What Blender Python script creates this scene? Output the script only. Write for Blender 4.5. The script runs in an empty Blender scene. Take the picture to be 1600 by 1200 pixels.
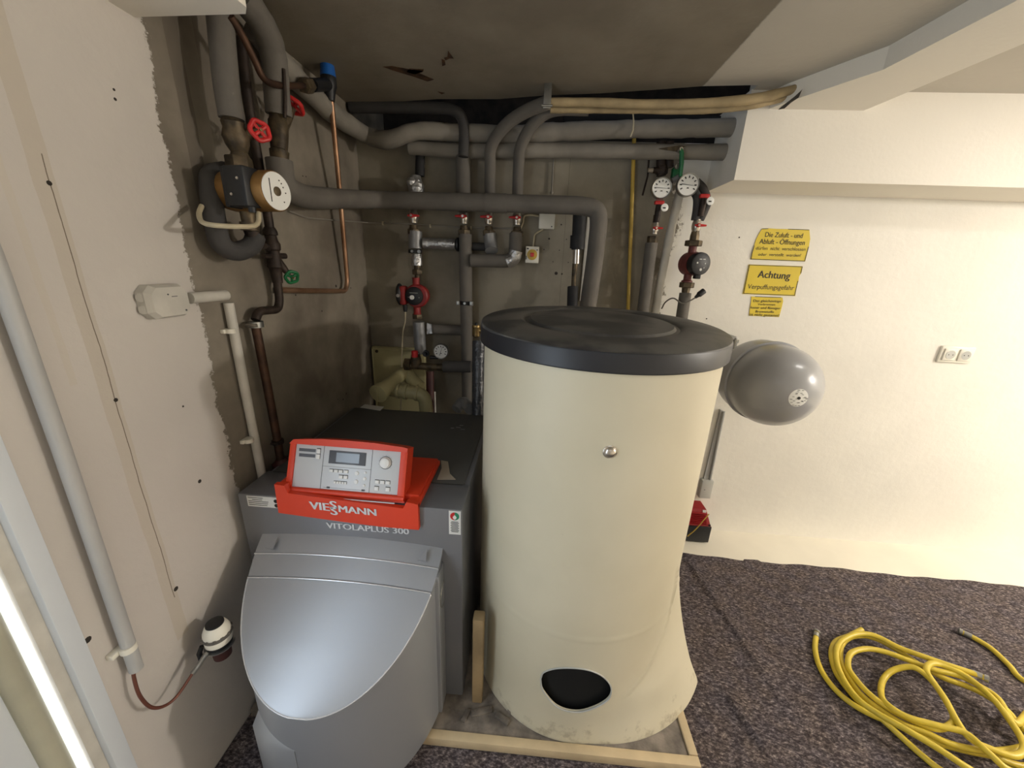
import bpy, bmesh, math, random
from mathutils import Vector, Matrix
random.seed(7)
sc = bpy.context.scene
R = math.radians

# ------------------------------------------------------------------ camera
F_PX, YAW, PITCH, ROLL, CAM_H = 585.0, R(-3.0), R(17.7), R(-2.35), 1.45
fwd = Vector((math.sin(YAW)*math.cos(PITCH), math.cos(YAW)*math.cos(PITCH), -math.sin(PITCH)))
rt0 = Vector((math.cos(YAW), -math.sin(YAW), 0))
dn0 = fwd.cross(rt0)
rt = rt0*math.cos(ROLL) + dn0*math.sin(ROLL)
dn = -rt0*math.sin(ROLL) + dn0*math.cos(ROLL)
CAM = Vector((0, 0, CAM_H))
cd = bpy.data.cameras.new('camera')
cd.sensor_width = 36.0
cd.lens = F_PX/1600*36
cd.clip_start = 0.02
cam = bpy.data.objects.new('camera', cd)
sc.collection.objects.link(cam)
up = -dn
back = -fwd
cam.matrix_world = Matrix(((rt.x, up.x, back.x, 0), (rt.y, up.y, back.y, 0), (rt.z, up.z, back.z, CAM_H), (0, 0, 0, 1)))
sc.camera = cam

# ------------------------------------------------------------------ light and exposure
w = bpy.data.worlds.new('world')
sc.world = w
w.use_nodes = True
w.node_tree.nodes['Background'].inputs[0].default_value = (0.8, 0.88, 1, 1)
w.node_tree.nodes['Background'].inputs[1].default_value = 0.3
sc.view_settings.view_transform = 'Standard'
sc.view_settings.look = 'None'
sc.view_settings.exposure = 0.75
sc.view_settings.gamma = 1.0
sc.view_settings.use_curve_mapping = False

def area(name, loc, rot, sx, sy, power, col, spread=180):
    l = bpy.data.lights.new(name, 'AREA')
    l.shape = 'RECTANGLE'; l.size = sx; l.size_y = sy; l.energy = power; l.color = col; l.spread = R(spread)
    o = bpy.data.objects.new(name, l)
    o.location = loc; o.rotation_euler = rot
    sc.collection.objects.link(o)
    return o
def bulb(name, loc, radius, power, col):
    l = bpy.data.lights.new(name, 'POINT'); l.shadow_soft_size = radius; l.energy = power; l.color = col
    o = bpy.data.objects.new(name, l); o.location = loc; sc.collection.objects.link(o); return o
bulb('side_room_bulb', (3.7, 0.45, 1.86), 0.07, 86, (1.0, 0.94, 0.865))
area('ceiling_lamp_light', (1.75, 1.05, 2.07), (0, 0, 0), 0.42, 0.14, 2.2, (1.0, 0.95, 0.88))
area('room_lamp_light', (0.3, -1.0, 2.03), (0, 0, 0), 1.1, 0.4, 2.8, (0.93, 0.96, 1.0))
area('doorway_daylight', (-.905, -0.1, 1.15), (0, R(-90), 0), 1.5, 0.6, 7, (0.78, 0.89, 1.0))

# ------------------------------------------------------------------ geometry helpers
XW, YW = -0.862, 1.926          # left wall plane, back wall plane
ZC = 2.086                      # ceiling
def ray(px, py):
    return rt*((px-800)/F_PX) + dn*((py-600)/F_PX) + fwd
def P(px, py, ax, val):
    v = ray(px, py)
    return CAM + v*((val-CAM[ax])/v[ax])
def B(px, py, y): return P(px, py, 1, y)       # point of a surface parallel to the back wall
def L(px, py, x): return P(px, py, 0, x)       # point of a surface parallel to the left wall
def Z(px, py, z): return P(px, py, 2, z)
def rad(p, wpx):
    return wpx/2*(p-CAM).dot(fwd)/F_PX

class MB:
    def __init__(s): s.bm = bmesh.new()
    def grid(s, rings, closed=True, cap=(True, True)):
        vs = [[s.bm.verts.new(p) for p in r] for r in rings]
        n = len(vs[0])
        for a, b in zip(vs, vs[1:]):
            for i in range(n if closed else n-1):
                j = (i+1) % n
                try: s.bm.faces.new((a[i], a[j], b[j], b[i]))
                except ValueError: pass
        if cap[0]: s.bm.faces.new(list(reversed(vs[0])))
        if cap[1]: s.bm.faces.new(vs[-1])
        return s
    def tube(s, pts, r, n=14, caps=True):
        pts = [Vector(p) for p in pts]
        rr = r if isinstance(r, (list, tuple)) else [r]*len(pts)
        t = [(pts[min(i+1, len(pts)-1)]-pts[max(i-1, 0)]).normalized() for i in range(len(pts))]
        u = t[0].orthogonal().normalized()
        rings = []
        for i, p in enumerate(pts):
            u = (u-t[i]*u.dot(t[i])).normalized()
            v = t[i].cross(u)
            rings.append([p+(u*math.cos(a)+v*math.sin(a))*rr[i] for a in [2*math.pi*k/n for k in range(n)]])
        return s.grid(rings, True, (caps, caps))
    def lathe(s, o, d, prof, n=24):
        o = Vector(o); d = Vector(d).normalized()
        u = d.orthogonal().normalized(); v = d.cross(u)
        rings = [[o+d*h+(u*math.cos(a)+v*math.sin(a))*max(r, 1e-4) for a in [2*math.pi*k/n for k in range(n)]] for h, r in prof]
        return s.grid(rings)
    def lathe_ab(s, a, b, prof, n=16):
        k = (b-a).length/prof[-1][0]
        return s.lathe(a, b-a, [(h*k, r) for h, r in prof], n)
    def box(s, lo, hi, bev=0.0, M=None):
        lo = Vector(lo); hi = Vector(hi)
        c = [Vector((x, y, z)) for x in (lo.x, hi.x) for y in (lo.y, hi.y) for z in (lo.z, hi.z)]
        if M is not None: c = [M @ p for p in c]
        v = [s.bm.verts.new(p) for p in c]
        fs = [s.bm.faces.new([v[i] for i in q]) for q in ((0,1,3,2),(4,6,7,5),(0,4,5,1),(2,3,7,6),(0,2,6,4),(1,5,7,3))]
        if bev > 0:
            es = list({e for f in fs for e in f.edges})
            bmesh.ops.bevel(s.bm, geom=es, offset=bev, segments=2, profile=0.5, affect='EDGES')
        return s
    def prism(s, poly, vec):
        poly = [Vector(p) for p in poly]; vec = Vector(vec)
        a = [s.bm.verts.new(p) for p in poly]; b = [s.bm.verts.new(p+vec) for p in poly]
        s.bm.faces.new(a); s.bm.faces.new(list(reversed(b)))
        n = len(a)
        for i in range(n): s.bm.faces.new((a[i], b[i], b[(i+1) % n], a[(i+1) % n]))
        return s
    def hexnut(s, o, d, h, r): return s.lathe(o, d, [(0, r*.93), (h*.1, r), (h*.9, r), (h, r*.93)], 6)
    def ball(s, c, r, sx=1, sy=1, sz=1):
        m = Matrix.Translation(Vector(c)) @ Matrix.Diagonal((sx, sy, sz, 1))
        bmesh.ops.create_uvsphere(s.bm, u_segments=20, v_segments=12, radius=r, matrix=m)
        return s

def spline(pts, k=8):
    pts = [Vector(p) for p in pts]
    q = [pts[0]*2-pts[1]] + pts + [pts[-1]*2-pts[-2]]
    out = []
    for i in range(1, len(q)-2):
        for j in range(k):
            t = j/k
            a, b, c, d = q[i-1], q[i], q[i+1], q[i+2]
            out.append(0.5*((2*b)+(c-a)*t+(2*a-5*b+4*c-d)*t*t+(3*b-a-3*c+d)*t**3))
    out.append(pts[-1])
    return out
def bend(pts, r, k=8):
    """polyline with rounded corners"""
    pts = [Vector(p) for p in pts]
    out = [pts[0]]
    for i in range(1, len(pts)-1):
        a, b, c = pts[i-1], pts[i], pts[i+1]
        d1 = min(r, (a-b).length*.49); d2 = min(r, (c-b).length*.49)
        p = b+(a-b).normalized()*d1; q = b+(c-b).normalized()*d2
        for j in range(k+1):
            t = j/k
            out.append(p*(1-t)**2+b*2*t*(1-t)+q*t*t)
    out.append(pts[-1])
    return out
def dense(pts, step=.03):
    out = []
    for a, b in zip(pts, pts[1:]):
        n = max(1, int((b-a).length/step))
        out += [a.lerp(b, i/n) for i in range(n)]
    return out+[pts[-1]]
def lumpy(pts, r, amp=.06, seed=1):
    rg = random.Random(seed); pts = dense(pts)
    v = [rg.uniform(-1, 1) for _ in pts]
    return pts, [r*(1+amp*(v[i]+v[max(i-1, 0)]+v[min(i+1, len(v)-1)])/3) for i in range(len(pts))]

def wpos(o):
    p = Vector((0, 0, 0))
    while o is not None: p += o.location; o = o.parent
    return p
def link(name, mb, mat, parent=None, smooth=35, kind=None):
    bm = mb.bm
    bmesh.ops.recalc_face_normals(bm, faces=bm.faces)
    me = bpy.data.meshes.new(name)
    if parent is not None:
        off = wpos(parent); loc = Vector((0, 0, 0))
    else:
        lo = [min(v.co[i] for v in bm.verts) for i in range(3)]; hi = [max(v.co[i] for v in bm.verts) for i in range(3)]
        off = Vector(((lo[0]+hi[0])/2, (lo[1]+hi[1])/2, lo[2])); loc = off
    for v in bm.verts: v.co -= off
    bm.to_mesh(me); bm.free()
    if smooth:
        me.shade_smooth(); me.set_sharp_from_angle(angle=R(smooth))
    me.materials.append(mat)
    o = bpy.data.objects.new(name, me)
    o.location = loc
    if parent is not None: o.parent = parent
    sc.collection.objects.link(o)
    if kind: o['kind'] = kind
    return o
def thing(name, loc, label, cat, group=None):
    o = bpy.data.objects.new(name, None)
    o.empty_display_size = .05
    o.location = Vector(loc)
    sc.collection.objects.link(o)
    return tag(o, label, cat, group)
def tag(o, label, cat, group=None):
    o['label'] = label; o['category'] = cat
    if group: o['group'] = group
    return o
def text_mb(s, width=None, height=None, bold=0.0, depth=.0005):
    c = bpy.data.curves.new('lettering', 'FONT')
    c.body = s; c.size = 1; c.offset = bold; c.extrude = 0; c.resolution_u = 3
    o = bpy.data.objects.new('lettering', c)
    sc.collection.objects.link(o)
    dg = bpy.context.evaluated_depsgraph_get()
    me = bpy.data.meshes.new_from_object(o.evaluated_get(dg))
    bpy.data.objects.remove(o)
    mb = MB(); mb.bm.from_mesh(me); bpy.data.meshes.remove(me)
    xs = [v.co.x for v in mb.bm.verts]
    x0, x1 = min(xs), max(xs)
    return mb, x0, x1
def put_text(dst, s, o, u, v, width, hscale=1.0, bold=0.01, proud=.0006):
    """lettering starting at o, along u, upright v, fitted to a width"""
    mb, x0, x1 = text_mb(s, bold=0)
    k = width/(x1-x0); u = Vector(u).normalized(); v = Vector(v).normalized(); n = u.cross(v)
    for m_i, sh in enumerate((-bold, 0, bold) if bold > .006 else (0,)):
        mp = {}
        for q in mb.bm.verts:
            mp[q] = dst.bm.verts.new(Vector(o)+u*((q.co.x-x0+sh)*k)+v*(q.co.y*k*hscale)+n*(proud+.00012*m_i))
        for fc in mb.bm.faces:
            try: dst.bm.faces.new([mp[q] for q in fc.verts])
            except ValueError: pass
    mb.bm.free()

# ------------------------------------------------------------------ materials
def lin(c):
    return tuple(((x/255)/12.92 if x/255 <= .04045 else ((x/255+.055)/1.055)**2.4) for x in c)
def mat(name, rgb, rough=.6, metal=0.0, var=.12, scale=12, bump=0.0, bscale=60, spec=.5, rgb2=None, lo=.35, hi=.65, coat=0.0):
    m = bpy.data.materials.new(name); m.use_nodes = True
    nt = m.node_tree; b = nt.nodes['Principled BSDF']
    b.inputs['Roughness'].default_value = rough; b.inputs['Metallic'].default_value = metal
    b.inputs['Specular IOR Level'].default_value = spec
    if coat: b.inputs['Coat Weight'].default_value = coat
    geo = nt.nodes.new('ShaderNodeNewGeometry')
    nz = nt.nodes.new('ShaderNodeTexNoise'); nz.inputs['Scale'].default_value = scale; nz.inputs['Detail'].default_value = 6
    nt.links.new(geo.outputs['Position'], nz.inputs['Vector'])
    cr = nt.nodes.new('ShaderNodeValToRGB')
    a = lin(rgb); c2 = lin(rgb2) if rgb2 else tuple(x*(1-var*2) for x in a)
    cr.color_ramp.elements[0].position = lo; cr.color_ramp.elements[1].position = hi
    cr.color_ramp.elements[0].color = (*c2, 1)
    cr.color_ramp.elements[1].color = (*a, 1)
    nt.links.new(nz.outputs[0], cr.inputs[0]); nt.links.new(cr.outputs[0], b.inputs['Base Color'])
    if bump:
        n2 = nt.nodes.new('ShaderNodeTexNoise'); n2.inputs['Scale'].default_value = bscale; n2.inputs['Detail'].default_value = 5
        nt.links.new(geo.outputs['Position'], n2.inputs['Vector'])
        bp = nt.nodes.new('ShaderNodeBump'); bp.inputs['Strength'].default_value = bump; bp.inputs['Distance'].default_value = .01
        nt.links.new(n2.outputs[0], bp.inputs['Height']); nt.links.new(bp.outputs[0], b.inputs['Normal'])
    return m

M = {}
M['foam'] = mat('grey_foam', (108, 103, 96), .8, scale=9, var=.1, bump=.15, bscale=40)
M['foam_dark'] = mat('dark_foam', (66, 64, 63), .8, scale=9, bump=.15)
M['film'] = mat('dark_film', (74, 76, 80), .22, .1, scale=20, bump=1.0, bscale=28)
M['foam_black'] = mat('black_foam', (36, 35, 36), .7, bump=.1)
M['foam_light'] = mat('light_grey_wrap', (140, 134, 124), .7, scale=8, bump=.2, bscale=25)
M['foam_tan'] = mat('tan_wrap', (176, 156, 118), .75, scale=14, var=.15, bump=.25, bscale=30)
M['foil'] = mat('silver_foil', (205, 205, 205), .32, .85, scale=18, bump=.9, bscale=45)
M['silver_wrap'] = mat('silver_grey_wrap', (150, 150, 150), .45, .35, scale=12, bump=.3, bscale=30)
M['copper'] = mat('copper', (180, 144, 116), .38, .75, scale=10, rgb2=(140, 104, 78))
M['copper_dark'] = mat('tarnished_copper', (92, 66, 50), .55, .6, scale=16, rgb2=(60, 44, 36))
M['brass'] = mat('brass', (176, 150, 100), .4, .85, scale=30, rgb2=(110, 92, 62))
M['brass_dull'] = mat('dull_brass', (110, 96, 74), .55, .6, scale=30, rgb2=(64, 56, 46))
M['nickel'] = mat('nickel', (205, 198, 188), .28, .9, scale=30)
M['steel_dark'] = mat('dark_steel', (62, 50, 42), .6, .4, scale=22, rgb2=(38, 30, 26), bump=.2)
M['steel'] = mat('zinc_steel', (160, 160, 156), .35, .85, scale=30)
M['rust_red'] = mat('red_brown_paint', (72, 34, 30), .6, scale=20)
M['pump_red'] = mat('pump_red', (150, 38, 36), .5, scale=30, var=.15, bump=.1)
M['pump_maroon'] = mat('pump_maroon', (112, 52, 48), .55, scale=30, var=.15, bump=.1)
M['handle_red'] = mat('handle_red', (200, 44, 44), .35, scale=40, var=.08)
M['handle_green'] = mat('handle_green', (16, 104, 58), .4, scale=40, var=.08)
M['gold'] = mat('bronze_pump_paint', (142, 106, 58), .4, .5, scale=20, var=.12)
M['black'] = mat('black_plastic', (26, 27, 30), .5, scale=20)
M['blue'] = mat('blue_cap', (28, 92, 170), .4, scale=20, var=.05)
M['white_plastic'] = mat('white_plastic', (232, 228, 214), .4, scale=5, var=.02)
M['grey_plastic'] = mat('grey_plastic', (190, 190, 184), .45, scale=8, var=.04)
M['conduit'] = mat('grey_conduit', (178, 178, 176), .5, scale=6, var=.05)
M['conduit_white'] = mat('painted_conduit', (206, 202, 192), .6, scale=15, var=.08, bump=.1)
M['cable'] = mat('beige_cable', (196, 184, 154), .6, scale=20, var=.1)
M['pvc'] = mat('yellowed_plastic', (178, 170, 128), .5, scale=8, var=.08)
M['oil_line'] = mat('oil_line', (116, 70, 56), .4, .3, scale=20)
M['boiler'] = mat('boiler_grey', (128, 130, 136), .42, .35, scale=2, var=.02, bump=.04, bscale=300)
M['boiler_top'] = mat('boiler_top_grey', (96, 96, 94), .5, .2, scale=5, var=.06, bump=.04, bscale=300)
M['hood'] = mat('hood_silver', (164, 167, 172), .42, .55, scale=2, var=.015, bump=.03, bscale=400)
M['hood_glint'] = mat('hood_highlight', (214, 216, 220), .25, .5, var=.01)  # brighter than the hood: edge highlights put into the colour
M['orange'] = mat('orange_red', (224, 66, 34), .45, scale=5, var=.03, bump=.05, bscale=300)
M['panel'] = mat('panel_silver', (206, 210, 214), .4, .1, scale=3, var=.01)
M['panel_line'] = mat('panel_groove', (90, 92, 96), .6)
M['bezel'] = mat('display_bezel', (96, 100, 108), .35)
M['lcd'] = mat('display_glass', (150, 162, 176), .15, scale=4, var=.1)
M['button'] = mat('button_white', (238, 238, 236), .35, var=.01)
M['silver_text'] = mat('silver_lettering', (225, 228, 232), .3, .3, var=.01)
M['ink'] = mat('black_ink', (28, 26, 22), .6, var=.02)
M['label'] = mat('label_white', (222, 222, 218), .5, var=.03)
M['lid'] = mat('lid_black', (66, 66, 66), .5, scale=7, rgb2=(96, 94, 90), lo=.44, hi=.56, bump=.06, bscale=20)
M['lid_rim'] = mat('lid_rim_black', (34, 36, 42), .42, scale=3, var=.05)
M['hole'] = mat('black_interior', (5, 5, 5), .8)  # near black, the shade of openings put into the colour
M['vessel'] = mat('vessel_grey', (160, 161, 164), .28, .0, scale=3, var=.03, coat=.3)
M['wood'] = mat('pine', (214, 192, 154), .65, scale=8, var=.12, bump=.15)
M['wood_raw'] = mat('pine_worn', (170, 146, 108), .7, scale=10, var=.18, bump=.15)
M['concrete'] = mat('plinth_concrete', (142, 132, 120), .85, scale=20, rgb2=(100, 92, 84), bump=.5, bscale=50)
M['sign'] = mat('sign_yellow', (222, 196, 52), .5, scale=6, var=.05)
M['paper'] = mat('tan_card', (178, 168, 152), .8, var=.05)
M['door_white'] = mat('door_white', (214, 220, 226), .4, scale=3, var=.02)
M['seal'] = mat('sage_weatherstrip', (178, 176, 156), .6, scale=6, var=.1)
M['hose'] = mat('yellow_hose', (220, 194, 62), .4, scale=25, var=.08, bump=.05)
M['gas'] = mat('yellow_pipe', (206, 172, 74), .45, scale=20, var=.1)
M['red_box'] = mat('red_casing', (158, 30, 34), .45, scale=10)
M['dial'] = mat('dial_white', (236, 236, 232), .4, var=.01)
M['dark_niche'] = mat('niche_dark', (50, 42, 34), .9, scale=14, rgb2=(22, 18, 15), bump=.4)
M['peel'] = mat('peeled_brown', (84, 56, 28), .9, scale=40, rgb2=(50, 32, 18))
M['green_sticker'] = mat('sticker_green', (40, 140, 100), .5)
M['drill'] = mat('drill_hole_dark', (52, 46, 40), .9)

def wall_mat(name, axis, edge, painted, bare, side, bare2, sharp=.004, jag=.05, extra=None):
    """painted plaster next to bare render, the paint ending along a ragged line across the given axis"""
    m = bpy.data.materials.new(name); m.use_nodes = True
    nt = m.node_tree; N = nt.nodes.new; K = nt.links.new
    b = nt.nodes['Principled BSDF']; b.inputs['Roughness'].default_value = .8; b.inputs['Specular IOR Level'].default_value = .25
    geo = N('ShaderNodeNewGeometry'); sep = N('ShaderNodeSeparateXYZ'); K(geo.outputs['Position'], sep.inputs[0])
    def noise(s, d=6, rough=.55):
        n = N('ShaderNodeTexNoise'); n.inputs['Scale'].default_value = s; n.inputs['Detail'].default_value = d; n.inputs['Roughness'].default_value = rough
        K(geo.outputs['Position'], n.inputs['Vector']); return n.outputs[0]
    def math_(op, a, b_=None, c=None):
        n = N('ShaderNodeMath'); n.operation = op
        for i, v in enumerate((a, b_, c)):
            if v is None: continue
            if isinstance(v, (int, float)): n.inputs[i].default_value = v
            else: K(v, n.inputs[i])
        return n.outputs[0]
    def ramp(v, lo, hi, c0, c1):
        r = N('ShaderNodeValToRGB'); r.color_ramp.elements[0].position = lo; r.color_ramp.elements[1].position = hi
        r.color_ramp.elements[0].color = (*c0, 1); r.color_ramp.elements[1].color = (*c1, 1); K(v, r.inputs[0]); return r.outputs[0]
    def mix(f, a, c):
        n = N('ShaderNodeMix'); n.data_type = 'RGBA'
        if isinstance(f, (int, float)): n.inputs[0].default_value = f
        else: K(f, n.inputs[0])
        for i, v in ((6, a), (7, c)):
            if isinstance(v, tuple): n.inputs[i].default_value = (*v, 1)
            else: K(v, n.inputs[i])
        return n.outputs[2]
    pa = ramp(noise(2.2), .35, .65, tuple(x*.93 for x in lin(painted)), lin(painted))
    ba = ramp(noise(3.5, 8), .36, .62, lin(bare2), lin(bare))
    d = math_('SUBTRACT', sep.outputs[axis], edge)
    d = math_('ADD', d, math_('MULTIPLY', math_('SUBTRACT', noise(5), .5), jag*1.2))
    d = math_('ADD', d, math_('MULTIPLY', math_('SUBTRACT', noise(55, 10, .75), .5), jag))
    f = math_('MULTIPLY', d, side/sharp)
    f = math_('ADD', f, .5); n = N('ShaderNodeClamp'); K(f, n.inputs[0]); f = n.outputs[0]   # 1 = bare
    col = mix(f, pa, ba)
    if extra:
        for (ax, pos, width, colr, strength, ax2, lo2, hi2) in extra:
            q = math_('ABSOLUTE', math_('SUBTRACT', math_('ADD', sep.outputs[ax], math_('MULTIPLY', math_('SUBTRACT', noise(6), .5), .012)), pos))
            q = math_('LESS_THAN', q, width)
            q = math_('MULTIPLY', q, math_('MULTIPLY', math_('GREATER_THAN', sep.outputs[ax2], lo2), math_('LESS_THAN', sep.outputs[ax2], hi2)))
            q = math_('MULTIPLY', q, strength)
            col = mix(q, col, lin(colr))
    K(col, b.inputs['Base Color'])
    bp = N('ShaderNodeBump'); bp.inputs['Strength'].default_value = .35; bp.inputs['Distance'].default_value = .008
    h = math_('ADD', math_('MULTIPLY', noise(30, 6), .5), math_('MULTIPLY', noise(4), .8))
    h = math_('ADD', h, math_('MULTIPLY', f, -.6))
    K(h, bp.inputs['Height']); K(bp.outputs[0], b.inputs['Normal'])
    return m
M['wall_left'] = wall_mat('plaster_left', 1, .925, (204, 198, 191), (140, 132, 119), 1, (106, 98, 87), jag=.07,
    extra=[(1, 1.005, .020, (96, 88, 78), .6, 2, 1.50, 2.2), (1, 1.10, .03, (100, 92, 82), .5, 2, 1.62, 2.2), (1, .672, .016, (190, 180, 164), .6, 2, .5, 1.95), (1, .679, .0009, (110, 98, 84), .9, 2, .62, 1.6), (1, .62, .006, (200, 192, 178), .5, 2, 1.2, 2.0)])
M['wall_back'] = wall_mat('plaster_back', 0, .62, (238, 234, 224), (146, 139, 124), -1, (120, 113, 100), sharp=.02, jag=.16,
    extra=[(0, .12, .0008, (100, 90, 78), .8, 2, 0, 2)])
M['ceiling'] = wall_mat('ceiling_paint', 0, .555, (206, 200, 188), (146, 137, 122), -1, (128, 119, 105), sharp=.006, jag=.012)
M['white_wall'] = mat('white_paint', (240, 234, 222), .75, scale=2, var=.015, bump=.08, bscale=60)
M['floor_paint'] = mat('cream_floor_paint', (236, 230, 214), .5, scale=4, var=.03, bump=.05)
M['room_far'] = mat('room_paint', (226, 222, 214), .8, scale=2, var=.02)

def felt_mat():
    m = bpy.data.materials.new('recycled_felt'); m.use_nodes = True
    nt = m.node_tree; N = nt.nodes.new; K = nt.links.new
    b = nt.nodes['Principled BSDF']; b.inputs['Roughness'].default_value = .95; b.inputs['Specular IOR Level'].default_value = .1
    geo = N('ShaderNodeNewGeometry')
    mp = N('ShaderNodeMapping'); mp.inputs['Rotation'].default_value = (0, 0, .6); mp.inputs['Scale'].default_value = (1, 1.9, 1); K(geo.outputs['Position'], mp.inputs[0])
    n1 = N('ShaderNodeTexNoise'); n1.inputs['Scale'].default_value = 80; n1.inputs['Detail'].default_value = 5; n1.inputs['Roughness'].default_value = .7
    K(mp.outputs[0], n1.inputs['Vector'])
    r = N('ShaderNodeValToRGB'); e = r.color_ramp.elements
    e[0].position = .30; e[0].color = (*lin((50, 44, 46)), 1)
    e[1].position = .80; e[1].color = (*lin((240, 230, 222)), 1)
    x = e.new(.47); x.color = (*lin((90, 84, 85)), 1)
    x = e.new(.58); x.color = (*lin((134, 126, 125)), 1)
    K(n1.outputs[0], r.inputs[0])
    n2 = N('ShaderNodeTexNoise'); n2.inputs['Scale'].default_value = 14; n2.inputs['Detail'].default_value = 3; K(geo.outputs['Position'], n2.inputs['Vector'])
    r2 = N('ShaderNodeValToRGB'); e = r2.color_ramp.elements
    e[0].position = .35; e[0].color = (*lin((208, 206, 214)), 1)
    e[1].position = .65; e[1].color = (*lin((226, 218, 212)), 1); K(n2.outputs[0], r2.inputs[0])
    mx = N('ShaderNodeMix'); mx.data_type = 'RGBA'; mx.blend_type = 'MULTIPLY'; mx.inputs[0].default_value = 1
    K(r.outputs[0], mx.inputs[6]); K(r2.outputs[0], mx.inputs[7]); K(mx.outputs[2], b.inputs['Base Color'])
    bp = N('ShaderNodeBump'); bp.inputs['Strength'].default_value = .5; bp.inputs['Distance'].default_value = .004
    K(n1.outputs[0], bp.inputs['Height']); K(bp.outputs[0], b.inputs['Normal'])
    return m
M['felt'] = felt_mat()

def jacket_mat():
    m = mat('cream_jacket', (216, 208, 184), .5, scale=3, var=.02, rgb2=(207, 199, 174))
    nt = m.node_tree; N = nt.nodes.new; K = nt.links.new
    b = nt.nodes['Principled BSDF']; src = b.inputs['Base Color'].links[0].from_socket
    geo = N('ShaderNodeNewGeometry'); sep = N('ShaderNodeSeparateXYZ'); K(geo.outputs['Position'], sep.inputs[0])
    nz = N('ShaderNodeTexNoise'); nz.inputs['Scale'].default_value = 22; nz.inputs['Detail'].default_value = 8; nz.inputs['Roughness'].default_value = .7
    K(geo.outputs['Position'], nz.inputs['Vector'])
    mr = N('ShaderNodeMapRange'); mr.inputs[1].default_value = .04; mr.inputs[2].default_value = .2; mr.inputs[3].default_value = .2; mr.inputs[4].default_value = 0; K(sep.outputs[2], mr.inputs[0])
    ad = N('ShaderNodeMath'); ad.operation = 'ADD'; K(nz.outputs[0], ad.inputs[0]); K(mr.outputs[0], ad.inputs[1])
    r = N('ShaderNodeMapRange'); r.inputs[1].default_value = .68; r.inputs[2].default_value = .82; r.inputs[3].default_value = 0; r.inputs[4].default_value = .55; K(ad.outputs[0], r.inputs[0])
    mx = N('ShaderNodeMix'); mx.data_type = 'RGBA'; K(r.outputs[0], mx.inputs[0]); K(src, mx.inputs[6]); mx.inputs[7].default_value = (*lin((150, 138, 112)), 1)
    K(mx.outputs[2], b.inputs['Base Color'])
    return m
M['jacket'] = jacket_mat()

# ------------------------------------------------------------------ the setting
FW = 4.6      # far right wall
BK = -2.2     # wall behind the camera
floor = link('floor', MB().box((XW-.9, BK-.1, -.1), (FW+.1, YW+.6, 0)), M['floor_paint'], smooth=0, kind='structure')
wl = link('wall_left', MB().box((XW-.12, .503, 0), (XW, YW+.6, 2.4)), M['wall_left'], smooth=0, kind='structure')
for px, py, r_ in ((77, 286, .005), (181, 625, .005), (275, 920, .007), (312, 752, .006), (178, 140, .003), (180, 155, .0035), (286, 635, .003), (137, 1000, .008),
                   (478, 276, .003), (473, 275, .003), (525, 447, .007), (503, 486, .004), (462, 461, .004), (548, 450, .004), (541, 615, .004), (536, 624, .005), (528, 624, .003)):
    p = L(px, py, XW)
    link('drill_hole', MB().lathe(p-Vector((.001, 0, 0)), (1, 0, 0), [(0, r_), (.0016, r_*.8)], 9), M['drill'], wl)
link('wall_left_rear', MB().box((XW-.12, BK, 0), (XW, -.55, 2.4)), M['room_far'], smooth=0, kind='structure').name = 'wall_left'
link('trim_0', MB().box((XW-.12, -.55, 2.0), (XW, .503, 2.4)), M['room_far'], smooth=0, kind='structure').name = 'trim_4'
wb = link('wall_back', MB().box((XW-.12, YW, 0), (FW, YW+.1, 1.985)), M['wall_back'], smooth=0, kind='structure')
for px, py, r_ in ((877, 351, .004), (885, 374, .003), (850, 390, .003), (874, 391, .003), (864, 409, .003), (888, 410, .003), (869, 427, .009), (878, 428, .005), (915, 392, .003), (1155, 371, .004), (1098, 400, .004), (858, 373, .005), (1104, 498, .004)):
    p = B(px, py, YW)
    link('drill_hole', MB().lathe(p+Vector((0, .001, 0)), (0, -1, 0), [(0, r_), (.0016, r_*.8)], 9), M['drill'], wb)
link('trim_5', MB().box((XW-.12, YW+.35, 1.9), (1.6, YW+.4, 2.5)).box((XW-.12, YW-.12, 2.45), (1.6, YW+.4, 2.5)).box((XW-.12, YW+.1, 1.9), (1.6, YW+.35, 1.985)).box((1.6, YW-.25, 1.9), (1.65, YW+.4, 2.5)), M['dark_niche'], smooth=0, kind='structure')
link('wall_right', MB().box((FW, BK, 0), (FW+.1, YW+.1, 2.4)), M['room_far'], smooth=0, kind='structure')
link('wall_front', MB().box((XW-.12, BK-.1, 0), (FW+.1, BK, 2.4)), M['room_far'], smooth=0, kind='structure')
# ceiling slab with a slightly broken rear edge above the pipes
ce = MB()
edge = [(XW-.12, 1.86), (-.6, 1.83), (-.45, 1.80), (-.2, 1.79), (0, 1.745), (.2, 1.72), (.4, 1.68), (.56, 1.645), (.74, 1.63), (.745, 1.70), (FW+.1, 1.70)]
ce.prism([(x, y, ZC) for x, y in edge]+[(FW+.1, BK, ZC), (XW-.12, BK, ZC)], (0, 0, .12))
ceil = link('ceiling', ce, M['ceiling'], smooth=0, kind='structure')
def flake(pts):
    q = [Z(px, py, ZC) for px, py in pts]
    link('peeled_patch', MB().prism([p+Vector((0, 0, .001)) for p in q], (0, 0, -.002)), M['peel'], ceil, smooth=0)
flake([(598, 104), (612, 103), (640, 108), (662, 110), (655, 114), (678, 124), (668, 127), (645, 119), (628, 114), (612, 109)])
flake([(640, 107), (662, 108), (660, 112), (648, 116), (634, 112)])
flake([(700, 79), (709, 91), (702, 91), (696, 94), (694, 90), (699, 89)])
flake([(690, 92), (695, 94), (696, 101), (691, 103)])
flake([(684, 143), (695, 145), (690, 147)])

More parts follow.
